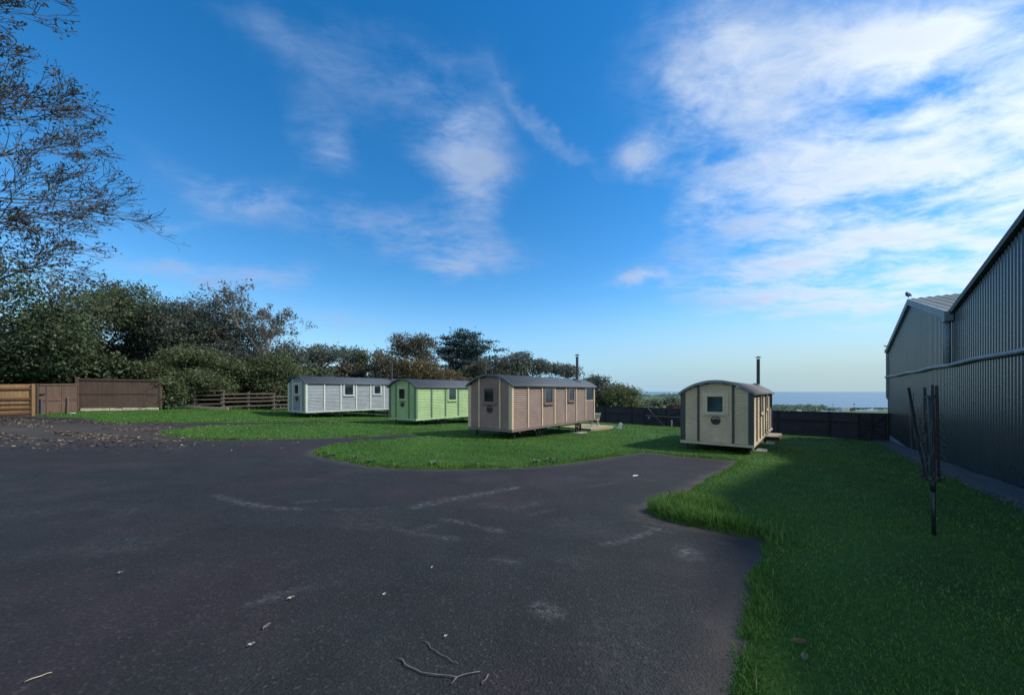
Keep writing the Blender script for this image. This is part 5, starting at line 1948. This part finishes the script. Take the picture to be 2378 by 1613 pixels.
m = MB(); m.box(-.45, .35, -.47, -.44, .38, .58); m.build('window', M_GLASS, root)


def light_mast(px, yb, yt, Y, r, label, head=1.2):
    A, B = at(px, yb, Y), at(px, yt, Y)
    root = empty('light_mast', A); tag(root, label, 'mast')
    h = B.z - A.z
    m = MB(); m.tube([(0, 0, -3), (0, 0, h)], r, 6); m.build('pole', M_GALV, root)
    m = MB(); m.box(-head / 2, head / 2, -.2, .2, h - head * .4, h + head * .4); m.build('lamp_head', M_BLACK, root)


light_mast(1933.5, 950, 939, 540, .16, 'slim light mast at the shore, the left of two')
light_mast(1983.5, 950, 938.5, 540, .2, 'light mast with a dark head at the shore, the right of two', 1.9)
A = at(1497.5, 950, 60)
root = empty('street_lamp', A); tag(root, 'pale street lamp showing above the black fence by the bushes', 'street lamp')
h = 12 / FPX * 60
m = MB(); m.tube([(0, 0, -1.5), (0, 0, h)], .045, 8); m.build('pole', M_BOLT, root)
m = MB(); m.bar((.03, 0, h), (-.42, 0, h + .03), .1, .07); m.build('lamp_head', M_BOLT, root)


# ------------------------------------------------------------------ litter on the ground
M_LITTER = mat_leaf('leaf_litter', ((0.05, 0.034, 0.022), (0.125, 0.085, 0.055), (0.36, 0.29, 0.20)), .1, .7)
M_TWIG = mottled('twig_bark', (0.125, 0.11, 0.10), .3, 20, .9)


def make_litter():
    X, Y = [], []
    n = 1500
    for (cx_, cy_, sx, sy, k) in ((-16.5, 12.4, 3.6, 1.7, 4200), (-22, 16.4, 3, 1.1, 1200), (-12.5, 11.2, 2.6, 1.0, 800), (-11.5, 16.0, 3, .8, 60)):
        X.append(RNG.normal(cx_, sx, k)); Y.append(RNG.normal(cy_, sy, k))
    X = np.concatenate(X); Y = np.concatenate(Y)
    sd = tarmac_sd(X, Y)
    # leaves drift into streaks
    k = (sd < -.05) & (Y > 8.6) & (vnoise(X * .5 + Y * 1.2, Y * .6, .9, 77) > .33)
    X, Y = X[k], Y[k]
    # along the lawn rims at the left
    for a, b in zip(range(45, 66), range(46, 67)):
        p, q = POLY[a + 2], POLY[b + 2]
        t = RNG.uniform(0, 1, 14)
        X = np.concatenate([X, p[0] + (q[0] - p[0]) * t + RNG.normal(0, .12, 14)]); Y = np.concatenate([Y, p[1] + (q[1] - p[1]) * t + RNG.normal(0, .12, 14)])
    sd = lawn_sd(X, Y)
    Z = np.where(sd > 0, lawn_z(X, Y, sd) + .03, G(X, Y) + .012)
    V, F = quads_from(np.stack([X, Y, Z], 1), np.full(len(X), .058), 4.0, 1.5)
    o = np_mesh('leaf_litter', V, F, M_LITTER); kind(o, 'stuff')
    # pale specks and small fallen leaves in the lawns
    n = 260
    X = np.concatenate([RNG.uniform(-19, -9, 120), RNG.uniform(-12, 4, 140)]); Y = np.concatenate([RNG.uniform(17, 24, 120), RNG.uniform(9, 22, 140)])
    sd = lawn_sd(X, Y); k = sd > .2
    X, Y, sd = X[k], Y[k], sd[k]
    V, F = quads_from(np.stack([X, Y, lawn_z(X, Y, sd) + .05], 1), np.full(len(X), .05), 3.0, 1.4)
    o = np_mesh('fallen_leaves', V, F, M_LITTER); kind(o, 'stuff')


make_litter()


def make_twig(paths, r, label, name='twig', mat=None):
    root_p = on_ground(*paths[0][0])
    m = MB()
    for pl in paths:
        pts_ = [on_ground(*p) for p in pl]
        fine = []
        for a, b in zip(pts_[:-1], pts_[1:]):
            for t in (0, .34, .67): fine.append(a.lerp(b, t) + Vector((random.gauss(0, .003), random.gauss(0, .003), r + .004 + .006 * random.random())))
        fine.append(pts_[-1] + Vector((0, 0, r + .004)))
        m.tube([p - root_p for p in fine], [r * (1 - .35 * i / len(fine)) for i in range(len(fine))], 6)
    o = m.build(name, mat or M_TWIG, smooth=True); o.location = root_p
    return tag(o, label, 'stick' if name == 'stick' else 'twig')


random.seed(70)
make_twig([[(924, 1530), (950, 1551), (991, 1568), (1061, 1576), (1115, 1561)], [(1061, 1576), (1046, 1590)]], .0045, 'long forked twig lying on the tarmac at the bottom')
make_twig([[(984, 1489), (1012, 1515), (1048, 1538), (1064, 1542)]], .0032, 'thin curved twig on the tarmac just above the forked one')
make_twig([[(1132, 1571), (1128, 1580), (1118, 1590)]], .005, 'short thick twig right of the forked twig')
make_twig([[(57, 1586), (90, 1574), (121, 1563)]], .0035, 'straight pale stick on the tarmac near the bottom left corner', 'stick', mottled('pale_stick', (.34, .31, .2), .2, 20, .8))


def ground_leaf(px, py, size, label, col, rz=0.5, lift=.012, name='fallen_leaf', cat='leaf'):
    p = on_ground(px, py)
    sd = lawn_sd([p.x], [p.y])[0]
    z = max(p.z, lawn_top(p.x, p.y) if sd > 0 else p.z) + (lift + (.03 if sd > 0 else 0))
    m = MB(); s = size
    vs = [(-s, 0, 0), (-s * .5, s * .38, .01), (0, s * .48, .004), (s * .6, s * .3, .012), (s, 0, .006), (s * .55, -s * .32, .016), (0, -s * .5, .006), (-s * .55, -s * .36, .012), (0, 0, -.004)]
    m.add(vs + [(a, b, c + .002) for a, b, c in vs], [(i, 8, (i + 1) % 8) for i in range(8)] + [(9 + i, 9 + (i + 1) % 8, 17) for i in range(8)] + [(i, (i + 1) % 8, 9 + (i + 1) % 8, 9 + i) for i in range(8)])
    o = m.build(name, mottled(name + '_' + label[:6], col, .25, 30, .8)); o.location = (p.x, p.y, z); o.rotation_euler = (R(6), R(-5), rz)
    return tag(o, label, cat)


ground_leaf(675, 1392, .028, 'pale curled leaf alone on the tarmac, left of the rubbed streak', (.38, .34, .26), .4)
ground_leaf(583, 1501, .022, 'narrow pale leaf on dark tarmac above the bottom edge', (.35, .33, .28), .5)
ground_leaf(620, 1458, .030, 'dull grey leaf on the tarmac between two pale leaves', (.12, .12, .11), 1.2)
ground_leaf(279, 1333, .025, 'pale leaf on the tarmac in the left foreground', (.34, .32, .27), .1)
ground_leaf(1035, 1481, .012, 'white speck of debris above the thin curved twig', (.7, .7, .68), .3, name='pebble', cat='pebble')
ground_leaf(892, 1383, .014, 'white chip of debris on the middle of the tarmac', (.7, .7, .68), .6, name='pebble', cat='pebble')
ground_leaf(1003, 1320, .012, 'tiny white pebble below the scuff marks', (.6, .6, .58), 1.0, name='pebble', cat='pebble')
ground_leaf(1476, 1105.5, .07, 'white scrap of paper on the tarmac in front of the cream hut', (.8, .8, .8), .1, name='paper_scrap', cat='paper')
ground_leaf(1856, 1521, .05, 'curled brown leaf lying in the shaded lawn at bottom right', (.11, .06, .03), -.3)
ground_leaf(1868, 1560, .035, 'pale leaf stuck in the grass under the curled brown leaf', (.11, .11, .07), .9)


# broad-leaved weeds along the front lawn's rim
def make_weeds():
    spots = [(820, 1070), (860, 1078), (1005, 1085), (1010, 1083), (1245, 1080), (1275, 1076), (1290, 1078), (770, 1063), (1100, 1086), (520, 979), (600, 979)]
    n = 0
    for i, (px, py) in enumerate(spots):
        c = on_ground(px, py)
        m = MB()
        for k in range(13):
            a = random.uniform(0, 6.28); L_ = random.uniform(.08, .16); w = .028
            d = Vector((math.cos(a), math.sin(a), 0)); s = Vector((-d.y, d.x, 0)) * w
            p0 = d * .02; p1 = d * L_ * .6 + Vector((0, 0, L_ * .6)); p2 = d * L_ + Vector((0, 0, L_ * .45))
            m.add([p0, p1 - s, p2, p1 + s], [(0, 1, 2, 3)])
        o = m.build('weed', LEAF_WEED); o.location = (c.x, c.y + .06, lawn_top(c.x, c.y + .06))
        where = ['left of the rounded tip', 'just right of the tip', 'at the middle', 'beside the middle weed', 'towards the right bay', 'near the right bay', 'nearest the right bay', 'on the pointed tip', 'right of the middle', 'on the back lawn strip', 'on the back lawn strip near the hut'][i]
        tag(o, 'broad-leaved weed on the lawn rim ' + where, 'weed', 'weeds along the lawn rim')


LEAF_WEED = mat_leaf('leaf_weed', ((0.04, 0.08, 0.03), (0.07, 0.13, 0.05), (0.12, 0.18, 0.09)), .2)
random.seed(80)
make_weeds()
